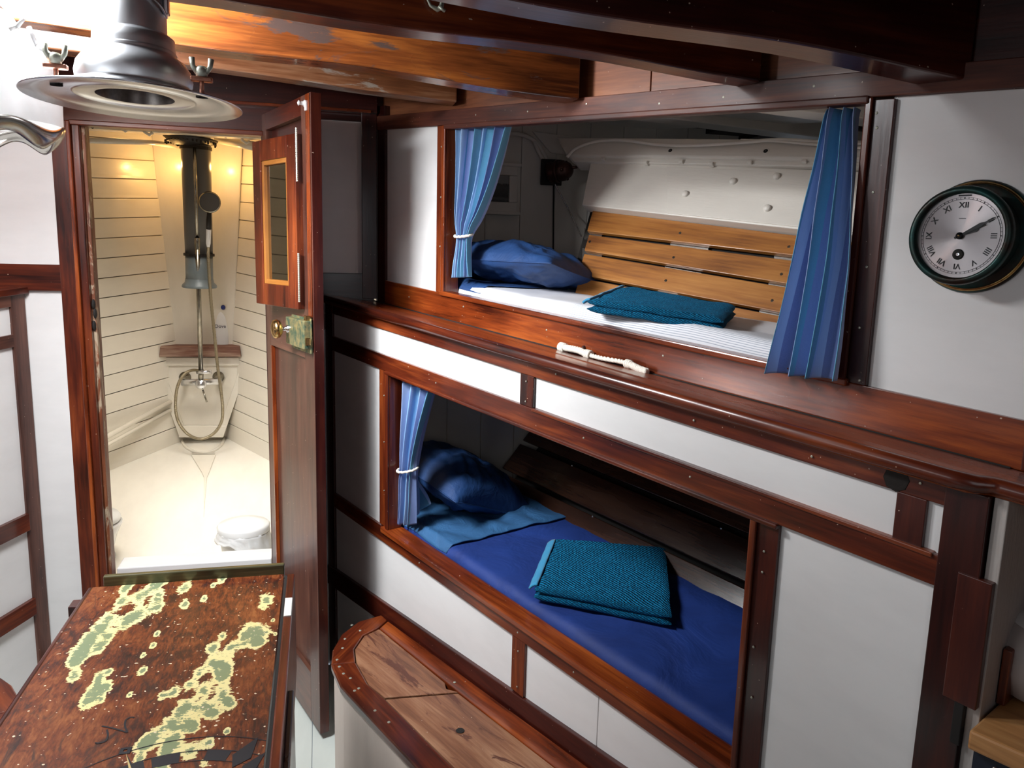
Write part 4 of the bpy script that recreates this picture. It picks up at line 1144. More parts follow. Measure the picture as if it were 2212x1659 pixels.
# framed picture on the end wall
pf = thing('framed_picture', 'small cream-framed black and white harbour photo on the berth end wall', 'picture', at_y(1070, 460, D))
yp = D + 0.002
fo = [(1010, 356), (1120, 361), (1112, 460), (1000, 452)]; fi = [(1032, 373), (1102, 378), (1097, 438), (1026, 433)]
X0, X1 = at_y(1000, 410, yp).x, at_y(1117, 410, yp).x; Z0, Z1 = at_y(1110, 459, yp).z, at_y(1118, 360, yp).z
ix0, ix1 = at_y(1040, 410, yp).x, at_y(1099, 410, yp).x; iz0, iz1 = at_y(1098, 437, yp).z, at_y(1098, 379, yp).z
ix0 = X0 + (X1 - ix1)
for (a, b, c, d) in ((X0, X1, iz1, Z1), (X0, X1, Z0, iz0), (X0, ix0, iz0, iz1), (ix1, X1, iz0, iz1)):
    MB().box(((a + b) / 2, yp, (c + d) / 2), ((b - a) / 2, 0.009, (d - c) / 2)).build('frame_side', WHITEB, pf, (1, 0, 0), 0.003)
MB().box(((X0 + X1) / 2, yp - 0.004, Z1 + 0.004), ((X1 - X0) / 2 + 0.01, 0.014, 0.006)).build('top_shelf', WHITEB, pf, bevel=0.002)
MB().box(((X0 + X1) / 2, yp - 0.004, Z0 - 0.004), ((X1 - X0) / 2 + 0.01, 0.014, 0.006)).build('bottom_shelf', WHITEB, pf, bevel=0.002)
pm, ns, ls, pr = new_mat('harbour_photo')
tc = ns.new('ShaderNodeTexCoord'); sx = ns.new('ShaderNodeSeparateXYZ'); ls.new(tc.outputs['Generated'], sx.inputs[0])
nn = noise_n(ns, ls, tc.outputs['Generated'], 9, 6, 0.8)
hgt = mnode(ns, ls, 'MULTIPLY_ADD', mnode(ns, ls, 'SUBTRACT', nn, 0.5), 0.25, sx.outputs[2])
rp = ns.new('ShaderNodeValToRGB'); ramp(rp, [(0.0, (0.03, 0.03, 0.03)), (0.14, (0.09, 0.09, 0.085)), (0.2, (0.02, 0.02, 0.02)), (0.55, (0.05, 0.05, 0.05)), (0.66, (0.03, 0.03, 0.03)), (0.70, (0.24, 0.23, 0.22)), (1, (0.32, 0.31, 0.29))]); ls.new(hgt, rp.inputs[0])
ls.new(mix(ns, ls, mnode(ns, ls, 'MULTIPLY', nn, 0.25), rp.outputs[0], (0.2, 0.2, 0.19)), pr.inputs['Base Color']); pr.inputs['Roughness'].default_value = 0.25
MB().box(((ix0 + ix1) / 2, yp + 0.004, (iz0 + iz1) / 2), ((ix1 - ix0) / 2, 0.002, (iz1 - iz0) / 2)).build('photograph', pm, pf, label='black and white photograph of moored boats')

# --- mattress upper
mu = thing('upper_mattress', 'white mattress with grey-striped edge on the upper berth', 'mattress', FU.pt(1.2, -0.31, -0.25))


def mat_top(fr, t0, seed, amp):
    def f(s, n):
        return t0 + amp * noise.noise(V((s * 5 + seed, n * 7, seed)))
    return f


def mattress(fr, parent, name, s0, s1, n0, n1, tb_, tt, mat, seed, amp=0.004, nu=90, nv=36, edge=0.02, gcf=None, smooth=True, bulge=None):
    # profile over n: front face bottom -> front edge -> top -> back
    prof = []
    for k in range(5): prof.append((n0, tb_ + (tt - edge - tb_) * k / 4))
    for k in range(1, 6):
        an = math.pi / 2 * k / 5; prof.append((n0 - edge * (1 - math.cos(an)), tt - edge + edge * math.sin(an)))
    for k in range(1, nv + 1): prof.append((n0 - edge + (n1 - n0 + edge) * k / nv, tt))
    mb = MB()

    def f(u, v):
        x_ = v * (len(prof) - 1); i = min(int(x_), len(prof) - 2); w_ = x_ - i
        n_ = prof[i][0] * (1 - w_) + prof[i + 1][0] * w_; t_ = prof[i][1] * (1 - w_) + prof[i + 1][1] * w_
        sa = max(s0, 0.012 - 0.4765 * n_); s = sa + (s1 - sa) * u
        k = min(1, max(0, (t_ - tb_) / (tt - tb_)))
        t_ += k * amp * (noise.noise(V((s * 6 + seed, n_ * 9, seed))) + 0.5 * noise.noise(V((s * 17, n_ * 13 + seed, 3))))
        if bulge: t_ += k * bulge(s, n_)
        return fr.pt(s, t_, n_)
    mb.grid(f, nu, len(prof) - 1, gcf)
    return mb.build(name, mat, parent, fr.es, smooth=smooth)


def bulge_u(s, n): return 0.012 * math.exp(-((s - 1.3) / 0.45) ** 2) * math.exp(-((n + 0.06) / 0.12) ** 2)


mattress(FU, mu, 'sheet', 0.0, 1.98, -0.052, -0.75, -0.31, MT_U + 0.012, TICK, 2.0, 0.0035, 100, 40, 0.03,
         gcf=lambda u, v: (u * 1.5, v, 1.0 if (0.45 < u < 0.98 and v < 0.36) else 0.0), bulge=bulge_u)

ns_ = thing('navy_sheet', 'navy blue sheet bunched under the upper pillow at the berth head', 'sheet', FU.pt(0.4, -0.20, -0.3))


def oversheet(fr, parent, mat, s_end, n0, n1, tt, seed, amp, crease, lift):
    mb = MB()

    def f(u, v):
        n_ = n0 + (n1 - n0) * v; sa = max(0.015, 0.015 - 0.4765 * n_); se = s_end(n_)
        s_ = sa + (se - sa) * u
        t_ = tt + amp * (noise.noise(V((s_ * 6 + seed, n_ * 9, seed))) + 0.5 * noise.noise(V((s_ * 17, n_ * 13 + seed, 3)))) + lift
        t_ += crease(s_, n_)
        if v < 0.04: t_ -= (0.04 - v) * 0.6
        return fr.pt(s_, t_, n_)
    mb.grid(f, 80, 90); return mb.build('cloth', mat, parent, smooth=True, solid=0.003)


oversheet(FU, ns_, NAVY, lambda n: 0.55 + 0.02 * math.sin(n * 20), -0.055, -0.72, MT_U + 0.012, 2.0, 0.0035,
          lambda s, n: 0.010 * abs(noise.noise(V((s * 14, n * 22, 4)))) * max(0, 1 - s / 0.7) + 0.012 * math.exp(-((n + 0.09) / 0.04) ** 2) * max(0, min(1, (0.52 - s) * 8)), 0.005)


def pillow(name, label, fr, s, t, n, a, b, h, yaw, pitch, roll, mat, seed, group=None, sag=0.0, flap=0.0):
    o = fr.pt(s, t, n)
    ro = thing(name, label, 'pillow', o, group)
    ex = V((fr.es.x, fr.es.y, 0)).normalized(); ey = -fr.en
    R = Matrix.Rotation(yaw, 3, 'Z') @ Matrix(((ex.x, ey.x, 0), (ex.y, ey.y, 0), (0, 0, 1)))
    R = R @ Matrix.Rotation(pitch, 3, 'Y') @ Matrix.Rotation(roll, 3, 'X')
    for side in (1, -1):
        mb = MB()

        def f(u, v):
            x_ = (u * 2 - 1); y_ = (v * 2 - 1)
            ox = x_ * (1 - 0.10 * (1 - abs(x_) ** 3) * 0 - 0.07 * (1 - y_ * y_)) ; oy = y_ * (1 - 0.07 * (1 - x_ * x_))
            th = ((1 - abs(x_) ** 2.6) * (1 - abs(y_) ** 2.6)); th = max(th, 0) ** 0.55
            z = h * th * (1.0 if side > 0 else 0.45)
            wr = noise.noise(V((x_ * 2.2 + seed, y_ * 2.2, seed))) * 0.016 - abs(noise.noise(V((x_ * 1.6 + y_ * 3.2 + seed, y_ * 1.5 - x_ * 2.5, 2)))) * 0.022 - abs(noise.noise(V((x_ * 4.5 + seed, y_ * 2.0 + x_ * 2, 5)))) * 0.014 + 0.008
            edge = (1 - max(abs(x_), abs(y_)) ** 6)
            z = side * z + wr * edge
            return o + R @ V((ox * a, oy * b, z))
        mb.grid(f, 56, 56)
        cvr = mb.build('cover_top' if side > 0 else 'cover_underside', mat, ro, smooth=True)
    # piped hem
    pts = []
    for k in range(120):
        q_ = k / 120 * 4; e = int(q_); w_ = q_ - e
        x_, y_ = ((2 * w_ - 1, -1), (1, 2 * w_ - 1), (1 - 2 * w_, 1), (-1, 1 - 2 * w_))[e]
        pts.append(o + R @ V((x_ * (1 - 0.07 * (1 - y_ * y_)) * a * 1.004, y_ * (1 - 0.07 * (1 - x_ * x_)) * b * 1.004, 0)))
    MB().tube(pts, 0.0022, 6, closed=True).build('hem', mat, cvr, smooth=True)
    return ro


pillow('pillow', 'navy pillow on the white upper mattress, one corner pointing out', FU, 0.46, MT_U + 0.055, -0.25, 0.29, 0.19, 0.085, math.radians(10), math.radians(1), math.radians(-12), NAVY, 3.0, 'navy pillows')

# --- towels
def towel(name, label, fr, corners, t0, thick, layers, seed, hem_side=True, group=None, lift=None):
    # corners in (s, n): front-left, front-right, back-right, back-left
    c = [V((s, n, 0)) for s, n in corners]
    ctr = sum(c, V((0, 0, 0))) / 4
    ro = thing(name, label, 'towel', fr.pt(ctr.x, t0, ctr.y), group)
    for L in range(layers):
        z0 = t0 + thick * L / layers; th = thick / layers * 0.98
        mb = MB(); N = 40; ins = 0.004 * (L % 2)
        mb.gc = []

        def f(u, v):
            # v runs round the section: bottom, front round, top, back round
            hh = th / 2
            if v < 0.08: w_ = 1 - v / 0.08; zz = 0; yy = w_
            if v < 0.12:
                an = -math.pi / 2 - (v / 0.12) * math.pi; yy = 0.0; dz = hh + hh * math.sin(-math.pi / 2 + (v / 0.12) * math.pi); dy = -hh * math.cos(-math.pi / 2 + (v / 0.12) * math.pi)
            elif v < 0.88:
                yy = (v - 0.12) / 0.76; dz = th; dy = 0
            else:
                an = math.pi / 2 - (v - 0.88) / 0.12 * math.pi; yy = 1.0; dz = hh + hh * math.sin(an); dy = hh * math.cos(an)
            a_ = c[0].lerp(c[1], u); b_ = c[3].lerp(c[2], u)
            p = a_.lerp(b_, yy); d_ = (b_ - a_).normalized()
            p = p + d_ * dy * 0.9
            eu = min(u, 1 - u) * 12
            if eu < 1: dz = hh + (dz - hh) * (eu ** 0.5)
            wob = 0.0035 * noise.noise(V((p.x * 18 + seed, p.y * 18, L * 1.7))) + (lift(p.x, p.y, yy, u) if lift else 0)
            wob_s = 0.004 * noise.noise(V((p.y * 20, L * 3.0, seed)))
            return fr.pt(p.x + wob_s, z0 + dz + wob, p.y)
        mb.grid(f, N, 50, lambda u, v: (u * 0.36, v * 0.55, L))
        mb.build('fold', TOWEL, ro, smooth=True)
    if hem_side:
        mb = MB()
        a_ = c[0]; b_ = c[3]; o_ = (c[0] - c[1]).normalized()

        def g(u, v):
            p = a_.lerp(b_, 0.02 + 0.96 * v) + o_ * (0.022 * (1 - u) - 0.006)
            return fr.pt(p.x, t0 + thick * 0.92 - (1 - u) ** 2 * thick * 0.35 + 0.003 * noise.noise(V((v * 9, u, seed))) + (lift(p.x, p.y, v, 0) if lift else 0), p.y)
        mb.grid(g, 6, 30); mb.build('hem_strip', TOWELH, ro, smooth=True, solid=0.006, label='smooth turquoise woven hem strip')
    return ro


tu = [hit(x_, y_, FU.pt(0, MT_U + 0.02, 0), ES.cross(EN).normalized()) for x_, y_ in ((1268, 668), (1562, 712), (1588, 688), (1345, 650))]


cu_ = [sn(FU, p) for p in tu]
towel('towel', 'folded teal towel lying on the white upper mattress', FU, cu_, MT_U + 0.014, 0.034, 2, 1.0, group='folded teal towels', lift=lambda s, n, v, u: 0.010 * v * (1 - u) ** 2 + 0.008 * v)

# --- lower berth
bw = struct('wall_berth_lower', FL.pt(1.0, -0.4, -0.6))
slab(FL, 'berth_board', 2.02, -0.40, -0.374, -0.95, -0.06, WHITEB, bw)
FL.piece('aft_panel', 2.02, 2.04, -0.40, 0.4, -1.1, -0.05, MAHD, bw, 't')
slab(FL, 'berth_underside', 2.02, 0.385, 0.40, -0.95, -0.17, MAHD, bw)
MT_L = -0.243
ml = thing('lower_mattress', 'deep blue sheeted mattress on the lower berth', 'mattress', FL.pt(1.1, -0.37, -0.4))
mattress(FL, ml, 'sheet', 0.0, 2.0, -0.056, -0.85, -0.37, MT_L, NAVYS, 8.0, 0.006, 120, 50, 0.03)
dv = thing('blue_undersheet', 'mid-blue creased undersheet at the head of the lower berth', 'sheet', FL.pt(0.5, -0.36, -0.3))
e1_ = sn(FL, hit(963, 1184, FL.pt(0, MT_L, 0), ES.cross(EN).normalized())); e2_ = sn(FL, hit(1138, 1142, FL.pt(0, MT_L, 0), ES.cross(EN).normalized()))
oversheet(FL, dv, BLUES, lambda n: e1_[0] + (e2_[0] - e1_[0]) * (n - e1_[1]) / (e2_[1] - e1_[1]), -0.057, -0.60, MT_L, 8.0, 0.006,
          lambda s, n: 0.0030 * math.sin(n * 70 + s * 25 + 3 * noise.noise(V((s * 3, n * 6, 1)))) * max(0.15, min(1, (0.75 - s) * 7)), 0.007)
pillow('pillow', 'plump navy pillow on the blue lower berth behind the tied curtain', FL, 0.37, MT_L + 0.055, -0.31, 0.23, 0.215, 0.115, math.radians(4), math.radians(10), math.radians(-22), NAVY, 11.0, 'navy pillows')
tl_ = [hit(x_, y_, FL.pt(0, MT_L + 0.035, 0), ES.cross(EN).normalized()) for x_, y_ in ((1155, 1272), (1450, 1330), (1438, 1190), (1196, 1170))]
towel('towel', 'folded teal towel lying on the deep blue lower berth', FL, [sn(FL, p) for p in tl_], MT_L + 0.006, 0.040, 2, 4.0, group='folded teal towels')
# slats on the hull side of the lower berth
sl_l = thing('slatted_lining', 'dark varnished slats lining the hull behind the lower berth', 'board', FL.pt(1.0, -0.36, -0.6))
PB = FL.pt(0, MT_L, -0.53); UL = (-EN * math.sin(math.radians(33)) + V((0, 0, 1)) * math.cos(math.radians(33))).normalized()
NL = ES.normalized().cross(UL).normalized(); NL = NL if NL.dot(CAMO - PB) > 0 else -NL
es_n = ES.normalized()
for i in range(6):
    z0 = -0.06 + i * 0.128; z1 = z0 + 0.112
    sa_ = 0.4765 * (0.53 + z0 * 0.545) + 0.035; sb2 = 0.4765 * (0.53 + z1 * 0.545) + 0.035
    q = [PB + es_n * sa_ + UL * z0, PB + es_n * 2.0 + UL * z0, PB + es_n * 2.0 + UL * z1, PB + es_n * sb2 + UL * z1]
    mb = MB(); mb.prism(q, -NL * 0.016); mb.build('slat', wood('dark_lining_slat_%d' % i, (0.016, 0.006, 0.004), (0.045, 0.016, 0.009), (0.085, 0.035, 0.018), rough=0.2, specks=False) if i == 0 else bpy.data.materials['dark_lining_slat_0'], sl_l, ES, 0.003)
mb = MB(); mb.prism([PB + es_n * a_ + UL * b_ - NL * 0.07 for a_, b_ in ((0.28, -0.1), (2.0, -0.1), (2.0, 0.72), (0.50, 0.72))], -NL * 0.01); mb.build('hull_void_sheet', RUBBER, bw)  # near-black sheet in place of the shade behind the lining
for (a_, b_) in ((0.62, 0.18), (0.60, 0.30), (0.95, 0.43), (0.8, 0.05), (1.25, 0.18)):
    mb = MB(); mb.lathe([(0.0035, 0), (0.0005, 0.0015)], PB + es_n * a_ + UL * b_, NL, 8); mb.build('screw', STEEL, sl_l)

# ================================================================== curtains
def curtain(name, label, rows, fr, folds, amp, width, seed, tie=None, hemrow=True, group='striped blue berth curtains', phase=0.0, closed=False):
    # rows: (left px, left py, right px, right py, n)
    ro = thing(name, label, 'curtain', fr.px(rows[-1][0], rows[-1][1], rows[-1][4]), group)
    R_ = [(fr.px(r[0], r[1], r[4]), fr.px(r[2], r[3], r[4])) for r in rows]

    def row(v):
        x_ = v * (len(R_) - 1); i = min(int(x_), len(R_) - 2); w_ = x_ - i
        i0, i3 = max(i - 1, 0), min(i + 2, len(R_) - 1)
        out = []
        for k in (0, 1):
            p0, p1, p2, p3 = R_[i0][k], R_[i][k], R_[i + 1][k], R_[i3][k]
            out.append(0.5 * ((2 * p1) + (p2 - p0) * w_ + (2 * p0 - 5 * p1 + 4 * p2 - p3) * w_ ** 2 + (3 * p1 - p0 - 3 * p2 + p3) * w_ ** 3))
        return out
    mb = MB()

    def f(u, v):
        a, b = row(v); wd = (b - a).length
        uu = u + 0.035 * math.sin(2 * math.pi * folds * u * 0.5 + seed + v * 2.0)
        ph = 2 * math.pi * folds * u + seed + 0.8 * math.sin(v * 3 + seed)
        A = min(amp, wd * 0.9 / folds)
        n_ = A * (math.sin(ph) + 0.22 * math.sin(1.7 * ph + 1 + v * 2))
        x_ = uu + 0.35 / folds * math.cos(ph) * 0.5
        x_ = min(max(x_, -0.01), 1.01)
        return a.lerp(b, x_) + fr.en * n_
    mb.grid(f, folds * 36, 60, lambda u, v: (u * width + phase, v, 0))
    clo = mb.build('cloth', CURT, ro, smooth=True, solid=0.0015)
    if tie is not None:
        a, b = row(tie); c = (a + b) / 2; r = (b - a).length / 2 * 1.05; e = (b - a).normalized()
        pts = []
        for k in range(40):
            an = 2 * math.pi * k / 40
            pts.append(c + e * (r * math.cos(an)) + fr.en * (r * 0.62 * math.sin(an) + 0.004) + V((0, 0, -0.006 * math.sin(an) + 0.001 * math.sin(an * 14))))
        MB().tube(pts, 0.0042, 8, closed=True).build('tie_cord', ROPE, clo, smooth=True, label='white cord tied round the curtain')
    a, b = row(0.0)
    return ro


curtain('curtain', 'striped blue curtain tied back at the left of the upper berth', [(990, 270, 1101, 272, -0.03), (990, 330, 1088, 330, -0.03), (989, 400, 1068, 400, -0.03), (988, 460, 1044, 460, -0.03), (990, 508, 1018, 508, -0.03), (988, 540, 1014, 542, -0.03), (984, 570, 1013, 572, -0.03), (982, 600, 1013, 598, -0.03)], FU, 5, 0.018, 0.60, 0.6, tie=4 / 7)
curtain('curtain', 'striped blue curtain hanging loose at the right of the upper berth', [(1790, 236, 1862, 234, -0.02), (1783, 262, 1858, 262, -0.008), (1765, 360, 1856, 360, 0.006), (1742, 460, 1850, 460, 0.014), (1722, 560, 1843, 560, 0.018), (1700, 660, 1830, 660, 0.024), (1680, 740, 1820, 740, 0.030), (1664, 806, 1808, 822, 0.034)], FU, 3, 0.020, 0.50, 2.2, phase=0.08)
curtain('curtain', 'striped blue curtain tied back at the left of the lower berth', [(869, 822, 940, 848, -0.03), (868, 870, 930, 880, -0.03), (867, 920, 917, 925, -0.03), (867, 970, 905, 975, -0.03), (868, 1012, 898, 1014, -0.03), (866, 1040, 896, 1045, -0.03), (865, 1090, 894, 1095, -0.03), (863, 1130, 891, 1134, -0.03)], FL, 4, 0.016, 0.55, 4.1, tie=4 / 7, phase=0.1)
# the flared corner of the lower curtain
lastc = [o for o in COL.objects if o.name.startswith('curtain') and o.type == 'EMPTY'][-1]
mb = MB()
fa = [FL.px(893, 1022, -0.045), FL.px(893, 1060, -0.04), FL.px(892, 1118, -0.035)]; fb = [FL.px(899, 1028, -0.06), FL.px(914, 1062, -0.09), FL.px(929, 1088, -0.10)]


def flapf(u, v):
    def q3(p, w): return (p[0] * (1 - w) ** 2 + p[1] * 2 * w * (1 - w) + p[2] * w * w)
    return q3(fa, v).lerp(q3(fb, v), u) + FL.en * (0.008 * math.sin(u * 9 + v * 3))


mb.grid(flapf, 24, 20, lambda u, v: (0.33 + u * 0.12, v, 0)); mb.build('loose_corner', CURT, lastc, smooth=True, solid=0.0015)

# ================================================================== rope becket on the ledge
rp_ = thing('rope_handle', 'short white knotted rope handle on the mahogany ledge', 'rope', FU.px(1300, 775, 0.02))
pts = [FU.px(*q, 0.016) for q in ((1213, 750), (1226, 752), (1250, 757), (1271, 766), (1300, 774), (1340, 781), (1362, 788), (1380, 797), (1397, 803))]
sp = smooth_path(pts, 20); n = len(sp)
mb = MB()
rad = []
for i in range(n):
    f_ = i / (n - 1); base = 0.0055 if 0.34 < f_ < 0.74 else 0.0085
    rad.append(base)
for st_ in range(3):
    pth = []
    for i, p in enumerate(sp):
        t = (sp[min(i + 1, n - 1)] - sp[max(i - 1, 0)]).normalized(); a = t.orthogonal().normalized(); b = t.cross(a)
        an = i * 0.55 + st_ * 2 * math.pi / 3
        pth.append(p + (a * math.cos(an) + b * math.sin(an)) * rad[i] * 0.5)
    mb.tube(pth, [r_ * 0.62 for r_ in rad], 6)
mb.build('rope_strands', ROPE, rp_, smooth=True)
for q_, r_ in (((1216, 751), 0.013), ((1271, 766), 0.012), ((1358, 787), 0.011), ((1392, 803), 0.010)):
    mb = MB(); c = FU.px(*q_, 0.014)
    for k in range(3):
        pp = []
        for j in range(14):
            an = 2 * math.pi * j / 14
            pp.append(c + ES * ((k - 1) * r_ * 0.5) + (EN * math.cos(an) + V((0, 0, 1)) * math.sin(an)) * r_ * 0.72)
        mb.tube(pp, r_ * 0.36, 6, closed=True)
    mb.build('knot', ROPE, rp_, smooth=True)
scr = thing('ledge_eye', 'tiny bronze eye screw in the plank behind the rope handle', 'screw', FU.px(1262, 751, 0.0))
MB().lathe([(0.006, 0), (0.0045, 0.006), (0.0005, 0.007)], FU.px(1262, 751, 0.0), EN, 10).build('eye_head', BRONZE, scr, smooth=True)

# ================================================================== clock
cc = FU.px(2095, 513, 0.0)
ck = thing('ships_clock', 'round bronze clock with silver dial on the white panel', 'clock', cc)
n0_ = -0.010
cc = FU.px(2104, 512, n0_)
XA = V((ES.x, ES.y, 0)).normalized(); ZA = V((0, 0, 1))
FR_ = 0.0895
MB().lathe([(0.0005, 0.001), (FR_, 0.001), (FR_ + 0.001, 0.004), (FR_ - 0.002, 0.008), (FR_ - 0.012, 0.011), (0.070, 0.012)], cc, EN, 64).build('mounting_flange', VERDID, ck, smooth=True)
MB().lathe([(FR_ - 0.004, 0.0085), (FR_ - 0.002, 0.0105), (FR_ - 0.006, 0.0115)], cc, EN, 64).build('flange_rim', BRASS, ck, smooth=True)
MB().lathe([(0.071, 0.010), (0.0715, 0.046), (0.0765, 0.050), (0.0775, 0.056), (0.076, 0.062), (0.0705, 0.066), (0.0665, 0.064), (0.0655, 0.052)], cc, EN, 64).build('case_drum', VERDID, ck, smooth=True)
dm, ns, ls, pr = new_mat('brushed_silver_dial')
pr.inputs['Base Color'].default_value = (0.52, 0.49, 0.50, 1); pr.inputs['Metallic'].default_value = 0.9; pr.inputs['Roughness'].default_value = 0.34
pr.inputs['Anisotropic'].default_value = 0.92
tg = ns.new('ShaderNodeTangent'); tg.direction_type = 'RADIAL'; tg.axis = 'Z'; ls.new(tg.outputs[0], pr.inputs['Tangent'])
dial_c = cc + EN * 0.053
# dial mesh is built round its own origin so the radial brushing has a centre
dme = bpy.data.meshes.new('dial'); seg = 72
dv_ = [(0, 0, 0)] + [(0.0655 * math.cos(2 * math.pi * k / seg), 0.0655 * math.sin(2 * math.pi * k / seg), 0) for k in range(seg)]
dme.from_pydata(dv_, [], [(0, 1 + k, 1 + (k + 1) % seg) for k in range(seg)]); dme.materials.append(dm)
dial = bpy.data.objects.new('dial', dme); COL.objects.link(dial); dial.parent = ck
dial.rotation_euler = Matrix(((XA.x, ZA.x, EN.x), (XA.y, ZA.y, EN.y), (XA.z, ZA.z, EN.z))).to_euler(); dial.location = dial_c - world_loc(ck)
DX = XA
if XA.cross(ZA).dot(EN) < 0: pass


def dpos(r, ang): return dial_c + EN * 0.0006 + (XA * math.sin(ang) + ZA * math.cos(ang)) * r


for k, nm in enumerate(('XII', 'I', 'II', 'III', 'IIII', 'V', 'VI', 'VII', 'VIII', 'IX', 'X', 'XI')):
    an = k * math.pi / 6
    yv = XA * math.sin(an) + ZA * math.cos(an); xv = XA * math.cos(an) - ZA * math.sin(an)
    o_ = text_mesh('numeral', nm, 0.0125, dpos(0.0475, an), xv, yv, BLACK, ck, 0.0002, bold=0.0002)
mb = MB(); mb.lathe([(0.0566, 0), (0.0566, 0.0003), (0.0572, 0.0003), (0.0572, 0)], dial_c + EN * 0.0004, EN, 72)
mb.lathe([(0.0596, 0), (0.0596, 0.0003), (0.0600, 0.0003), (0.0600, 0)], dial_c + EN * 0.0004, EN, 72)
for k in range(60):
    an = 2 * math.pi * k / 60; yv = XA * math.sin(an) + ZA * math.cos(an); xv = XA * math.cos(an) - ZA * math.sin(an)
    mb.box(dpos(0.0584, an), (0.00025 if k % 5 else 0.0007, 0.0012, 0.0002), (xv, yv, EN))
mb.build('minute_track', BLACK, ck, kind='stuff')
MB().tube([dpos(0.027, 0) + XA * (-0.005 + 0.0005 * k_) + ZA * (0.0008 * math.sin(k_ * 1.9)) for k_ in range(21)], 0.00022, 5).build('dial_mark', BLACK, ck)
mb = MB(); mb.box(dpos(0.0625, 0), (0.0095, 0.0011, 0.0004), (XA, ZA, EN)); mb.build('dial_bar', BLACK, ck)  # thin black bar above the XII
MB().lathe([(0.0085, 0.0), (0.0085, 0.001), (0.006, 0.0016), (0.004, 0.0006), (0.0005, 0.0006)], dpos(0.029, math.pi), EN, 24).build('winding_arbor', BLACKM, ck, smooth=True)
MB().lathe([(0.0028, 0.0005), (0.0025, 0.0022), (0.0005, 0.0024)], dpos(0.029, math.pi), EN, 12).build('arbor_square', STEEL, ck)


def hand(name, ang, L, w, n_):
    yv = XA * math.sin(ang) + ZA * math.cos(ang); xv = XA * math.cos(ang) - ZA * math.sin(ang); c = dial_c + EN * n_
    pl_ = [(-0.0018, -0.008), (0.0018, -0.008), (0.0016, 0.006), (w, L * 0.62), (0.0009, L * 0.72), (0.0007, L), (-0.0007, L), (-0.0009, L * 0.72), (-w, L * 0.62), (-0.0016, 0.006)]
    mb = MB(); mb.prism([c + xv * a_ + yv * b_ for a_, b_ in pl_], EN * 0.0006); mb.build(name, BLACK, ck)


hand('hour_hand', math.radians(65), 0.040, 0.0042, 0.003); hand('minute_hand', math.radians(60), 0.056, 0.0032, 0.0045)
MB().lathe([(0.0055, 0.002), (0.0055, 0.0055), (0.0025, 0.007), (0.0005, 0.0075)], dial_c, EN, 20).build('hand_boss', BLACK, ck, smooth=True)
MB().ball(dial_c + EN * 0.0078, 0.0016, 10, 6).build('boss_pin', BRASS, ck, smooth=True)
cg = MB(); cg.lathe([(0.0668, 0.0), (0.0005, 0.0006)], cc + EN * 0.0605, EN, 48)
gm, ns, ls, pr = new_mat('clock_glass'); pr.inputs['Base Color'].default_value = (1, 1, 1, 1); pr.inputs['Roughness'].default_value = 0.02; pr.inputs['Transmission Weight'].default_value = 1; pr.inputs['IOR'].default_value = 1.05
cg.build('crystal', gm, ck, smooth=True)

# ================================================================== table
TZ = H - 0.80
tb_ = thing('cabin_table', 'narrow drop-leaf table with flaking cream and green paint before the doorway', 'table', (-0.31, 1.3, 0))
TX0, TX1, TY0, TY1 = -0.525, -0.094, 0.55, 1.905
blobs = [(270, 1272, 13), (330, 1268, 16), (400, 1268, 16), (460, 1265, 8), (300, 1290, 20), (340, 1288, 16), (262, 1300, 16), (300, 1325, 24), (340, 1310, 17), (232, 1340, 24), (270, 1345, 20), (203, 1370, 26), (235, 1375, 17),
         (178, 1405, 26), (215, 1400, 16), (163, 1430, 22), (160, 1460, 15), (215, 1462, 15), (238, 1450, 10), (205, 1490, 22), (230, 1485, 14), (190, 1515, 22), (220, 1510, 12), (400, 1305, 12), (440, 1293, 9), (340, 1368, 8), (330, 1395, 9),
         (310, 1415, 8), (308, 1450, 12), (280, 1500, 8), (575, 1297, 19), (540, 1360, 24), (567, 1370, 22), (530, 1385, 20), (555, 1392, 16), (480, 1373, 11), (500, 1400, 18), (460, 1400, 17), (460, 1430, 20), (485, 1440, 24), (430, 1455, 16),
         (480, 1462, 22), (410, 1480, 16), (350, 1502, 12), (375, 1495, 15), (440, 1490, 20), (482, 1500, 24), (497, 1520, 16), (400, 1530, 24), (440, 1530, 22), (370, 1560, 24), (410, 1560, 20), (462, 1540, 18), (330, 1590, 24), (380, 1590, 26),
         (420, 1572, 14), (310, 1612, 24), (360, 1620, 28), (412, 1620, 24), (300, 1640, 14), (350, 1655, 24), (450, 1605, 16), (490, 1580, 9), (440, 1650, 12), (350, 1253, 18), (290, 1255, 12), (480, 1250, 12), (590, 1340, 5), (595, 1370, 5)]
NX, NY = 130, 360
mb = MB(); mask = []
ctr_blob = []
for bx_, by_, br_ in blobs:
    p = at_z(bx_, by_, TZ); e = at_z(bx_ + br_, by_, TZ); g = at_z(bx_, by_ + br_, TZ)
    ctr_blob.append((p.x, p.y, abs(e.x - p.x), max(abs(g.y - p.y), 1e-3)))
for j in range(NY + 1):
    for i in range(NX + 1):
        x_ = TX0 + (TX1 - TX0) * i / NX; y_ = TY0 + (TY1 - TY0) * j / NY
        best = 0.0
        if y_ > 1.08:
            for (a_, b_, ra, rb) in ctr_blob:
                dx = (x_ - a_) / ra; dy = (y_ - b_) / rb
                if abs(dx) < 1.3 and abs(dy) < 1.3:
                    q = 1.3 - math.hypot(dx, dy)
                    if q > 0: best = best + q * (1.0 if best < 1.0 else 0.2)
        mask.append(min(best, 1.15) * 0.80 - 0.20 if best > 0 else -0.50)
mb.grid(lambda u, v: V((TX0 + (TX1 - TX0) * u, TY0 + (TY1 - TY0) * v, TZ)), NX, NY)
nb_ = len(mb.v)
mb.build('painted_top', TABLE, tb_, (0, 1, 0), mask=mask)
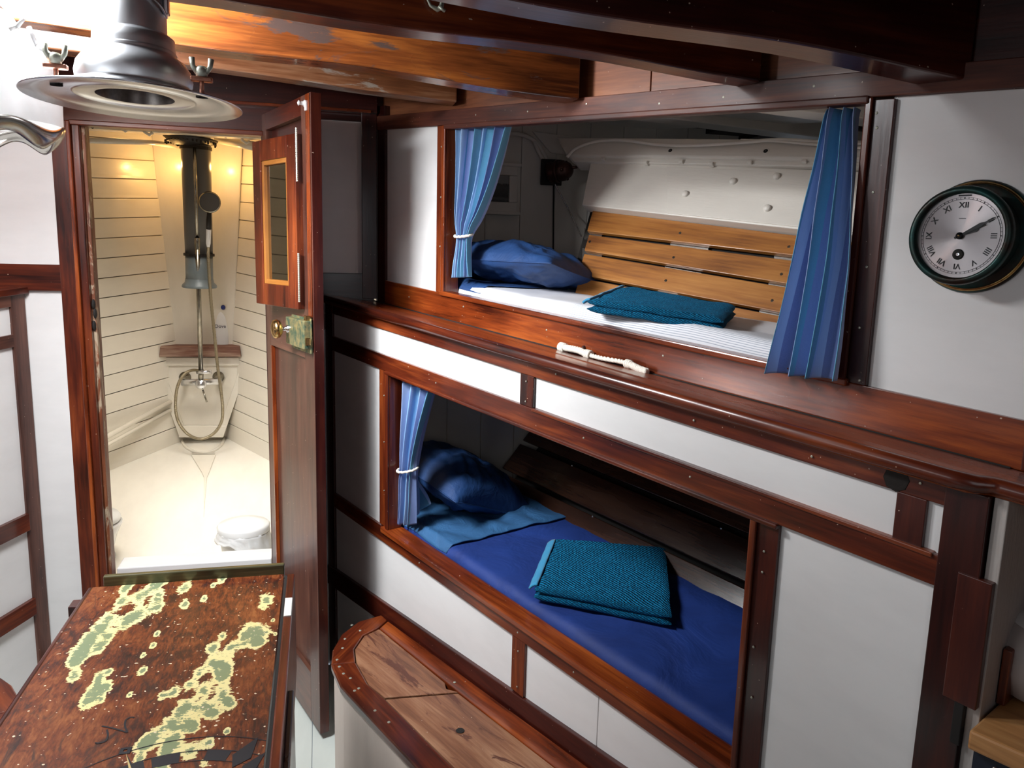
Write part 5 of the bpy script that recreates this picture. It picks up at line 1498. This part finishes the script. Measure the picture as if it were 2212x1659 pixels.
MB().box(((TX0 + TX1) / 2, (TY0 + TY1) / 2, TZ - 0.0135), ((TX1 - TX0) / 2, (TY1 - TY0) / 2, 0.0125)).build('tabletop_board', MAH, tb_, (0, 1, 0))
MB().box((TX0 - 0.004, (TY0 + TY1) / 2, TZ - 0.011), (0.005, (TY1 - TY0) / 2, 0.012)).build('edge_band', MAHD, tb_, (0, 1, 0), 0.003)
fz = at_y(420, 1228, 1.925).z
MB().box(((TX0 + TX1) / 2 + 0.012, 1.915, TZ + 0.004), ((TX1 - TX0) / 2 - 0.010, 0.008, 0.020)).build('end_fiddle', wood('green_stained_edge', (0.012, 0.010, 0.004), (0.05, 0.045, 0.018), (0.14, 0.12, 0.05), rough=0.3), tb_, (1, 0, 0), 0.003)
# hinged side leaf hanging on the starboard edge
MB().box((TX1 + 0.006, 1.22, TZ - 0.008), (0.003, 0.67, 0.010)).build('leaf_gap', RUBBER, tb_)
MB().box((TX1 + 0.018, 1.22, TZ - 0.12), (0.009, 0.665, 0.128)).build('side_leaf', MAH, tb_, (0, 1, 0), 0.003)
MB().box((TX1 + 0.032, 1.0, TZ - 0.20), (0.006, 0.42, 0.17)).build('lower_leaf', MAHD, tb_, (0, 1, 0), 0.003)
hz_ = at_z(622, 1310, TZ + 0.01)
MB().box((TX1 + 0.018, hz_.y, TZ + 0.0085), (0.008, 0.045, 0.002)).build('white_tape', TAPE, tb_, bevel=0.001, label='white tape on the leaf edge')
mb = MB(); mb.box((TX0 - 0.025, 1.86, TZ - 0.03), (0.012, 0.02, 0.014)); mb.build('side_bracket', MAHD, tb_, bevel=0.003)
for y_ in (1.75, 0.75):
    MB().box(((TX0 + TX1) / 2, y_, (TZ - 0.03) / 2), (0.12, 0.022, (TZ - 0.03) / 2)).build('leg', MAHD, tb_, (0, 0, 1), 0.004)
# compass rose painted on the top
CXY = V((-0.215, 1.002, 0))


def tpt(x_, y_, h_=0.0006): return V((x_, y_, TZ + h_))


def arc_band(r0, r1, a0, a1, mat, name, h_=0.0006, n=40):
    mb = MB(); vs = []
    mb.grid(lambda u, v: tpt(CXY.x + (r0 + (r1 - r0) * v) * math.sin(a0 + (a1 - a0) * u), CXY.y + (r0 + (r1 - r0) * v) * math.cos(a0 + (a1 - a0) * u), h_), n, 1)
    return mb.build(name, mat, tb_)


RAD = math.radians
arc_band(0.249, 0.251, RAD(-44), RAD(29), INKM, 'compass_ring')
arc_band(0.2135, 0.2155, RAD(-60), RAD(34), INKM, 'compass_ring')
arc_band(0.188, 0.1895, RAD(-60), RAD(40), INKM, 'compass_ring')
for a0, a1 in ((-40, -23), (-14, -2.5), (8.5, 19)):
    arc_band(0.1895, 0.2135, RAD(a0 + (0 if a0 > -30 else 6)), RAD(a1 + (0 if a0 > -30 else 6)), INKM, 'compass_scale_block', 0.0005, 12)


def star(ang, r_in, r_out, w, name='compass_point', IVORY2=True):
    t = V((math.sin(ang), math.cos(ang), 0)); s_ = V((t.y, -t.x, 0))
    c = V((CXY.x, CXY.y, TZ + 0.0009))
    mb = MB(); mb.add([c + t * r_in, c + t * (r_in + (r_out - r_in) * 0.35) + s_ * w, c + t * r_out], [(0, 1, 2)]); mb.build(name, INKM, tb_)
    mb = MB(); mb.add([c + t * r_in, c + t * (r_in + (r_out - r_in) * 0.35) - s_ * w, c + t * r_out], [(0, 1, 2)]); mb.build(name, IVORY if IVORY2 else INKM, tb_)


star(RAD(25), 0.175, 0.256, 0.016, IVORY2=False)
star(RAD(33), 0.16, 0.225, 0.012, IVORY2=False)
star(RAD(-22), 0.10, 0.248, 0.008)
p_ = tpt(-0.31, 1.238, 0.001)
MB().lathe([(0.012, 0), (0.0115, 0.0003), (0.004, 0.0004)], p_, (0, 0, 1), 4).build('compass_diamond', INKM, tb_)
lN = [((205, 1604), (215, 1605), (228, 1600), (233, 1588), (231, 1576)), ((220, 1568), (245, 1573), (275, 1582)), ((275, 1582), (270, 1568), (272, 1555), (283, 1549), (290, 1550))]
for st_ in lN:
    pp = smooth_path([at_z(a_, b_, TZ + 0.0008) for a_, b_ in st_], 6)
    mb = MB()
    for i in range(len(pp) - 1):
        d_ = (pp[i + 1] - pp[i]); n_ = V((d_.y, -d_.x, 0)).normalized() * (0.0015)
        mb.add([pp[i] - n_, pp[i + 1] - n_, pp[i + 1] + n_, pp[i] + n_], [(0, 1, 2, 3)])
    mb.build('letter_stroke', INKM, tb_)

# ================================================================== benches
def bench(name, label, pts, wallpts, inset, mat_lid, flip=1, hole=None, detail=True):
    z1 = H - 1.19
    c0 = V((sum(p[0] for p in pts) / len(pts), sum(p[1] for p in pts) / len(pts), 0))
    ro = thing(name, label, 'bench', (c0.x, c0.y, 0))
    outer = [V((x_, y_, z1)) for x_, y_ in pts]
    inner = [V((x_, y_, z1)) for x_, y_ in inset]
    # front carcass
    low = [p + V((0, 0, -0.012)) for p in outer]
    mb = MB(); n = len(low)
    vs = []
    for p in low: vs += [V((p.x + 0.012 * flip, p.y - 0.004, 0.0)), V((p.x + 0.012 * flip, p.y - 0.004, z1 - 0.02))]
    fs = [(2 * i, 2 * i + 2, 2 * i + 3, 2 * i + 1) for i in range(n - 1)]
    mb.add(vs, fs); mb.build('side_panel', paint('pinkish_white_paint' + ('' if flip > 0 else '_port'), (0.62, 0.52, 0.46), 0.45, 0.15), ro, (0, 0, 1), solid=0.008)
    # rim in segments
    m = len(outer)
    cuts = [0, 4, m - 1] if detail else [0, m - 1]
    for a_, b_ in zip(cuts[:-1], cuts[1:]):
        mb = MB(); poly = [outer[i] for i in range(a_, b_ + 1)] + [inner[i] for i in range(b_, a_ - 1, -1)]
        mb.prism([p + V((0, 0, -0.022)) for p in poly], (0, 0, 0.022)); mb.build('rim', MAH, ro, outer[b_] - outer[a_], 0.004)
    return ro, outer, inner, z1


def bz(px, py): p = at_z(px, py, H - 1.19); return (p.x, p.y)


def xt(a, b, k): return (a[0] + (b[0] - a[0]) * k, a[1] + (b[1] - a[1]) * k)



po = [bz(824, 1328), bz(775, 1342), bz(738, 1370), bz(718, 1405), (0.020, 2.150), bz(735, 1482), bz(749, 1498), bz(900, 1659), xt(bz(749, 1498), bz(900, 1659), 2.3), xt(bz(749, 1498), bz(900, 1659), 2.6)]
pi = [bz(836, 1339), bz(817, 1356), bz(785, 1372), bz(765, 1402), bz(768, 1430), bz(795, 1478), bz(830, 1508), bz(981, 1659), xt(bz(830, 1508), bz(981, 1659), 2.2), xt(bz(830, 1508), bz(981, 1659), 2.5)]
be, out_, inn_, z1 = bench('bench', 'mahogany bench seat with rounded end below the lower berth', po, None, pi, SEATW)
up1 = V((0, 0, 0.021))


def lid(name, pxs, mat, extra=(), z=-0.022, g=(0.43, -0.90, 0)):
    poly = [V((*bz(*q), z1 + z)) for q in pxs] + [V((a_, b_, z1 + z)) for a_, b_ in extra]
    mb = MB(); mb.prism(poly, up1); return mb.build(name, mat, be, g, 0.002)


lid('end_seat_panel', [(819, 1358), (961, 1474), (964, 1487), (990, 1494), (832, 1506), (797, 1478), (770, 1430), (767, 1402), (787, 1373)], SEATW)
lid('lift_out_lid', [(833, 1510), (990, 1497), (1200, 1659)], SEATW, (xt(bz(990, 1497), bz(1200, 1659), 2.2), xt(bz(833, 1510), bz(983, 1659), 2.4), bz(984, 1659)))
lid('back_board', [(838, 1341), (1273, 1659)], MAHO, (xt(bz(838, 1341), bz(1273, 1659), 1.6), xt(bz(990, 1494), bz(1202, 1659), 2.2), bz(1202, 1659), bz(990, 1494), bz(820, 1357)))
hp_ = at_z(994, 1578, z1 + 0.0005)
MB().lathe([(0.011, 0), (0.0105, 0.0004), (0.0005, 0.0005)], hp_, (0, 0, 1), 24).build('finger_hole', RUBBER, be)
mb = MB()
for q_ in ((745, 1380), (728, 1425), (733, 1440), (742, 1455), (757, 1465), (760, 1350), (778, 1362), (766, 1492), (775, 1487), (810, 1535), (840, 1560), (982, 1474), (740, 1400)):
    dot_plug(mb, at_z(q_[0], q_[1], z1), (0, 0, 1), 0.0045)
mb.build('screw_plug', CAST, be, kind='stuff')
# port bench mirrored
xc = -0.448
lp = [(-0.93, 2.32), (-0.869, 2.257), (-0.823, 2.206), (-0.785, 2.14), (-0.768, 2.08), (-0.756, 2.00), (-0.775, 1.85), (-0.85, 1.6), (-1.05, 1.1), (-1.3, 0.6)]
li = [(-0.95, 2.27), (-0.905, 2.215), (-0.87, 2.17), (-0.84, 2.12), (-0.825, 2.06), (-0.82, 2.00), (-0.835, 1.86), (-0.91, 1.62), (-1.10, 1.14), (-1.36, 0.62)]
be2, o2, i2, z1b = bench('bench', 'rounded tip of a brown bench seat at the left edge by the table', lp, None, li, SEATW, flip=-1)
mb = MB(); mb.prism([V((p.x, p.y, z1b - 0.022)) for p in i2] + [V((-1.6, 0.62, z1b - 0.022)), V((-1.12, 2.1, z1b - 0.022))], up1); mb.build('seat_panel', SEATW, be2, (0.43, 0.9, 0), 0.002)

# ================================================================== galley corner at the right
cn = thing('worktop', 'light oak worktop corner above a navy cabinet at the lower right', 'worktop', FL.pt(2.2, -0.96, -0.1))
zc_ = H - 0.66


def cpt(s, n, z): p = FL.pt(s, 0, n); return V((p.x, p.y, z))


q = [cpt(2.155, 0.05, zc_ - 0.03), cpt(2.95, 0.05, zc_ - 0.03), cpt(2.95, -0.55, zc_ - 0.03), cpt(2.155, -0.55, zc_ - 0.03)]
mb = MB(); mb.prism(q, (0, 0, 0.03)); mb.build('top', COUNT, cn, ES, 0.004)
cab = thing('navy_cabinet', 'navy painted cabinet under the light oak worktop', 'cabinet', FL.pt(2.2, -0.96, -0.1))
mb = MB(); mb.prism([cpt(2.16, 0.035, 0.0), cpt(2.95, 0.035, 0.0), cpt(2.95, -0.55, 0.0), cpt(2.16, -0.55, 0.0)], (0, 0, zc_ - 0.031)); mb.build('carcass', NAVYP, cab)
mb = MB(); mb.lathe([(0.005, 0), (0.004, 0.003), (0.0005, 0.004)], FL.pt(2.19, 0, 0.036) + V((0, 0, zc_ - 0.05 - FL.pt(2.19, 0, 0).z)), EN, 10); mb.build('stud', STEEL, cab, smooth=True)
pc_ = at_z(2282, 1430, zc_ + 0.06)
pot = thing('enamel_pot', 'white enamel pot standing on the worktop at the right edge', 'pot', (pc_.x, pc_.y, zc_))
MB().lathe([(0.05, 0.0), (0.075, 0.012), (0.088, 0.05), (0.085, 0.09), (0.07, 0.118), (0.066, 0.12)], (pc_.x, pc_.y, zc_), (0, 0, 1), 36, cap=True).build('pot_body', plain('grey_white_enamel', (0.55, 0.50, 0.48), 0.35), pot, smooth=True)
MB().lathe([(0.068, 0.118), (0.060, 0.130), (0.012, 0.138), (0.010, 0.150), (0.014, 0.156), (0.0005, 0.158)], (pc_.x, pc_.y, zc_), (0, 0, 1), 36).build('pot_lid', ENAM, pot, smooth=True)
mb = MB(); mb.box(FL.pt(2.158, 0, -0.078) + V((0, 0, zc_ + 0.045 - FL.pt(2.158, 0, 0).z)), (0.006, 0.02, 0.045), (V((ES.x, ES.y, 0)), EN, V((0, 0, 1))))
tag(mb.build('wooden_upright', MAH, None, (0, 0, 1), 0.002), 'small brown wooden upright on the worktop against the white return', 'upright')

# ================================================================== hanging steel lamp
LC0 = at_y(293, 222, 1.25); LC = CAMO + (LC0 - CAMO) * 1.12
LA = V((0.02, 0.02, 0.999)).normalized()
K = 0.87
lm = thing('steel_lamp', 'polished steel lamp with a wide flat rim hanging before the doorway', 'lamp', LC)
MB().lathe([(0.0574, 0.0087), (0.0853, 0.0087), (0.0879, 0.0065), (0.0914, 0.0083), (0.1305, 0.0052), (0.1596, 0.0000), (0.1610, 0.0013), (0.1601, 0.0026), (0.1305, 0.0087), (0.0914, 0.0135), (0.0827, 0.0157)], LC, LA, 96, ).build('wide_rim', STEEL, lm, smooth=True)
MB().lathe([(0.0853, 0.0122), (0.0870, 0.0174), (0.0844, 0.0226), (0.0818, 0.0209), (0.0844, 0.0278), (0.0857, 0.0391), (0.0827, 0.0522), (0.0740, 0.0644), (0.0635, 0.0713), (0.0618, 0.0748), (0.0626, 0.0774), (0.0609, 0.0800)], LC, LA, 72).build('bell', STEELB, lm, smooth=True)
MB().lathe([(0.0609, 0.0783), (0.0600, 0.0870), (0.0592, 0.0992), (0.0522, 0.1044), (0.0487, 0.1061)], LC, LA, 72).build('collar', STEELB, lm, smooth=True)
MB().lathe([(0.0483, 0.1027), (0.0478, 0.1740), (0.0452, 0.1783), (0.0004, 0.1792)], LC, LA, 60).build('canister', STEELB, lm, smooth=True)
MB().lathe([(0.0574, 0.0087), (0.0539, 0.0261), (0.0522, 0.0522), (0.0452, 0.0653), (0.0004, 0.0696)], LC, LA, 60).build('inner_socket', STEELI, lm, smooth=True)
LX = V((1, 0, 0)); LX = (LX - LA * LX.dot(LA)).normalized(); LY = LA.cross(LX)


def lpt(x_, y_, h_): return LC + LX * x_ + LY * y_ + LA * h_


for (x_, y_) in ((-0.095, -0.062), (0.108, -0.068)):
    mb = MB(); mb.lathe([(0.009, -0.001), (0.009, 0.002), (0.0005, 0.0025)], lpt(x_, y_, 0.0048), LA, 16, sq=(LX, 0.62)); mb.build('slot', BLACKM, lm)
    b0 = lpt(x_, y_, 0.010)
    MB().tube([b0, b0 + LA * 0.03], 0.0035, 8).build('screw_stem', COPPER, lm, smooth=True)
    MB().box(b0 + LA * 0.021, (0.016, 0.007, 0.0035), (LX, LY, LA)).build('copper_clip', COPPER, lm, bevel=0.002)
    wn_ = MB().lathe([(0.0085, 0.025), (0.008, 0.036), (0.006, 0.040)], b0, LA, 14, cap=True)
    wn_o = wn_.build('wing_nut', CAST, lm, smooth=True)
    for sx_ in (-1, 1):
        MB().tube([b0 + LA * 0.030 + LX * 0.006 * sx_, b0 + LA * 0.040 + LX * 0.0125 * sx_, b0 + LA * 0.052 + LX * 0.014 * sx_], [0.004, 0.0038, 0.0045], 8).build('wing', CAST, wn_o, smooth=True)
mb = MB(); mb.tube(smooth_path([lpt(0.0087, -0.0487, 0.1610), lpt(0.0261, -0.0452, 0.1549), lpt(0.0435, -0.0305, 0.1436), lpt(0.0505, -0.0087, 0.1305)], 6), 0.0018, 6); mb.build('bail_wire', STEEL, lm, smooth=True)
mb = MB(); mb.box(lpt(0.0505, -0.0104, 0.1479), (0.004, 0.007, 0.014), (LX, LY, LA)); mb.build('lug', STEEL, lm, bevel=0.002)
MB().tube([lpt(0.0000, 0.0000, 0.1783), lpt(0.0000, 0.0000, 0.1783) + V((0, 0.0, 0.06))], 0.004, 8).build('hanger', BRASS, lm, smooth=True)

# ================================================================== white glass hanging shade at the far left
GC = at_y(-22, 190, 1.62)
gl = thing('glass_shade_lamp', 'bright white glass shade hanging at the left edge by the steel lamp', 'lamp', GC)
pr_ = at_y(128, 190, 1.62).x - GC.x
MB().lathe([(0.03, 0.135), (0.045, 0.12), (0.055, 0.10), (0.075, 0.08), (0.105, 0.055), (pr_ * 0.93, 0.02), (pr_, -0.02), (pr_ * 0.99, -0.06)], GC, (0, 0, 1), 64).build('glass_dome', GLOW, gl, smooth=True)
mb = MB()


def petal(u, v):
    an = 2 * math.pi * u; w_ = 0.012 * math.sin(an * 5 + 0.4)
    r = pr_ * 0.99 + 0.012 * v - 0.03 * v * v; z = -0.060 - 0.026 * v + w_ * (0.6 + 0.4 * v) - 0.004
    return GC + V((r * math.cos(an), r * math.sin(an), z))


mb.grid(petal, 120, 8); mb.build('scalloped_rim', GREYM, gl, smooth=True, solid=0.003)
for a_, b_ in (((35, 60), (52, 40)), ((62, 58), (80, 100)), ((80, 100), (118, 122)), ((20, 62), (35, 58))):
    MB().tube([at_y(*a_, 1.5), at_y(*b_, 1.5)], [0.004, 0.003], 8).build('hanging_link', ENAM, gl, smooth=True)

# hangers up to the beams
MB().tube([GC + V((0, 0, 0.13)), GC + V((0, 0, 0.20)), V((GC.x, 1.492, H + 0.45))], 0.004, 8).build('hanger_rod', STEEL, gl, smooth=True)
MB().lathe([(0.0005, 0.146), (0.028, 0.143), (0.034, 0.132)], GC, (0, 0, 1), 32).build('shade_cap', STEEL, gl, smooth=True)
MB().tube([LC + LA * 0.20, V((LC.x, 1.435, H + 0.43))], 0.0045, 8).build('hanger_rod', BRASS, lm, smooth=True)
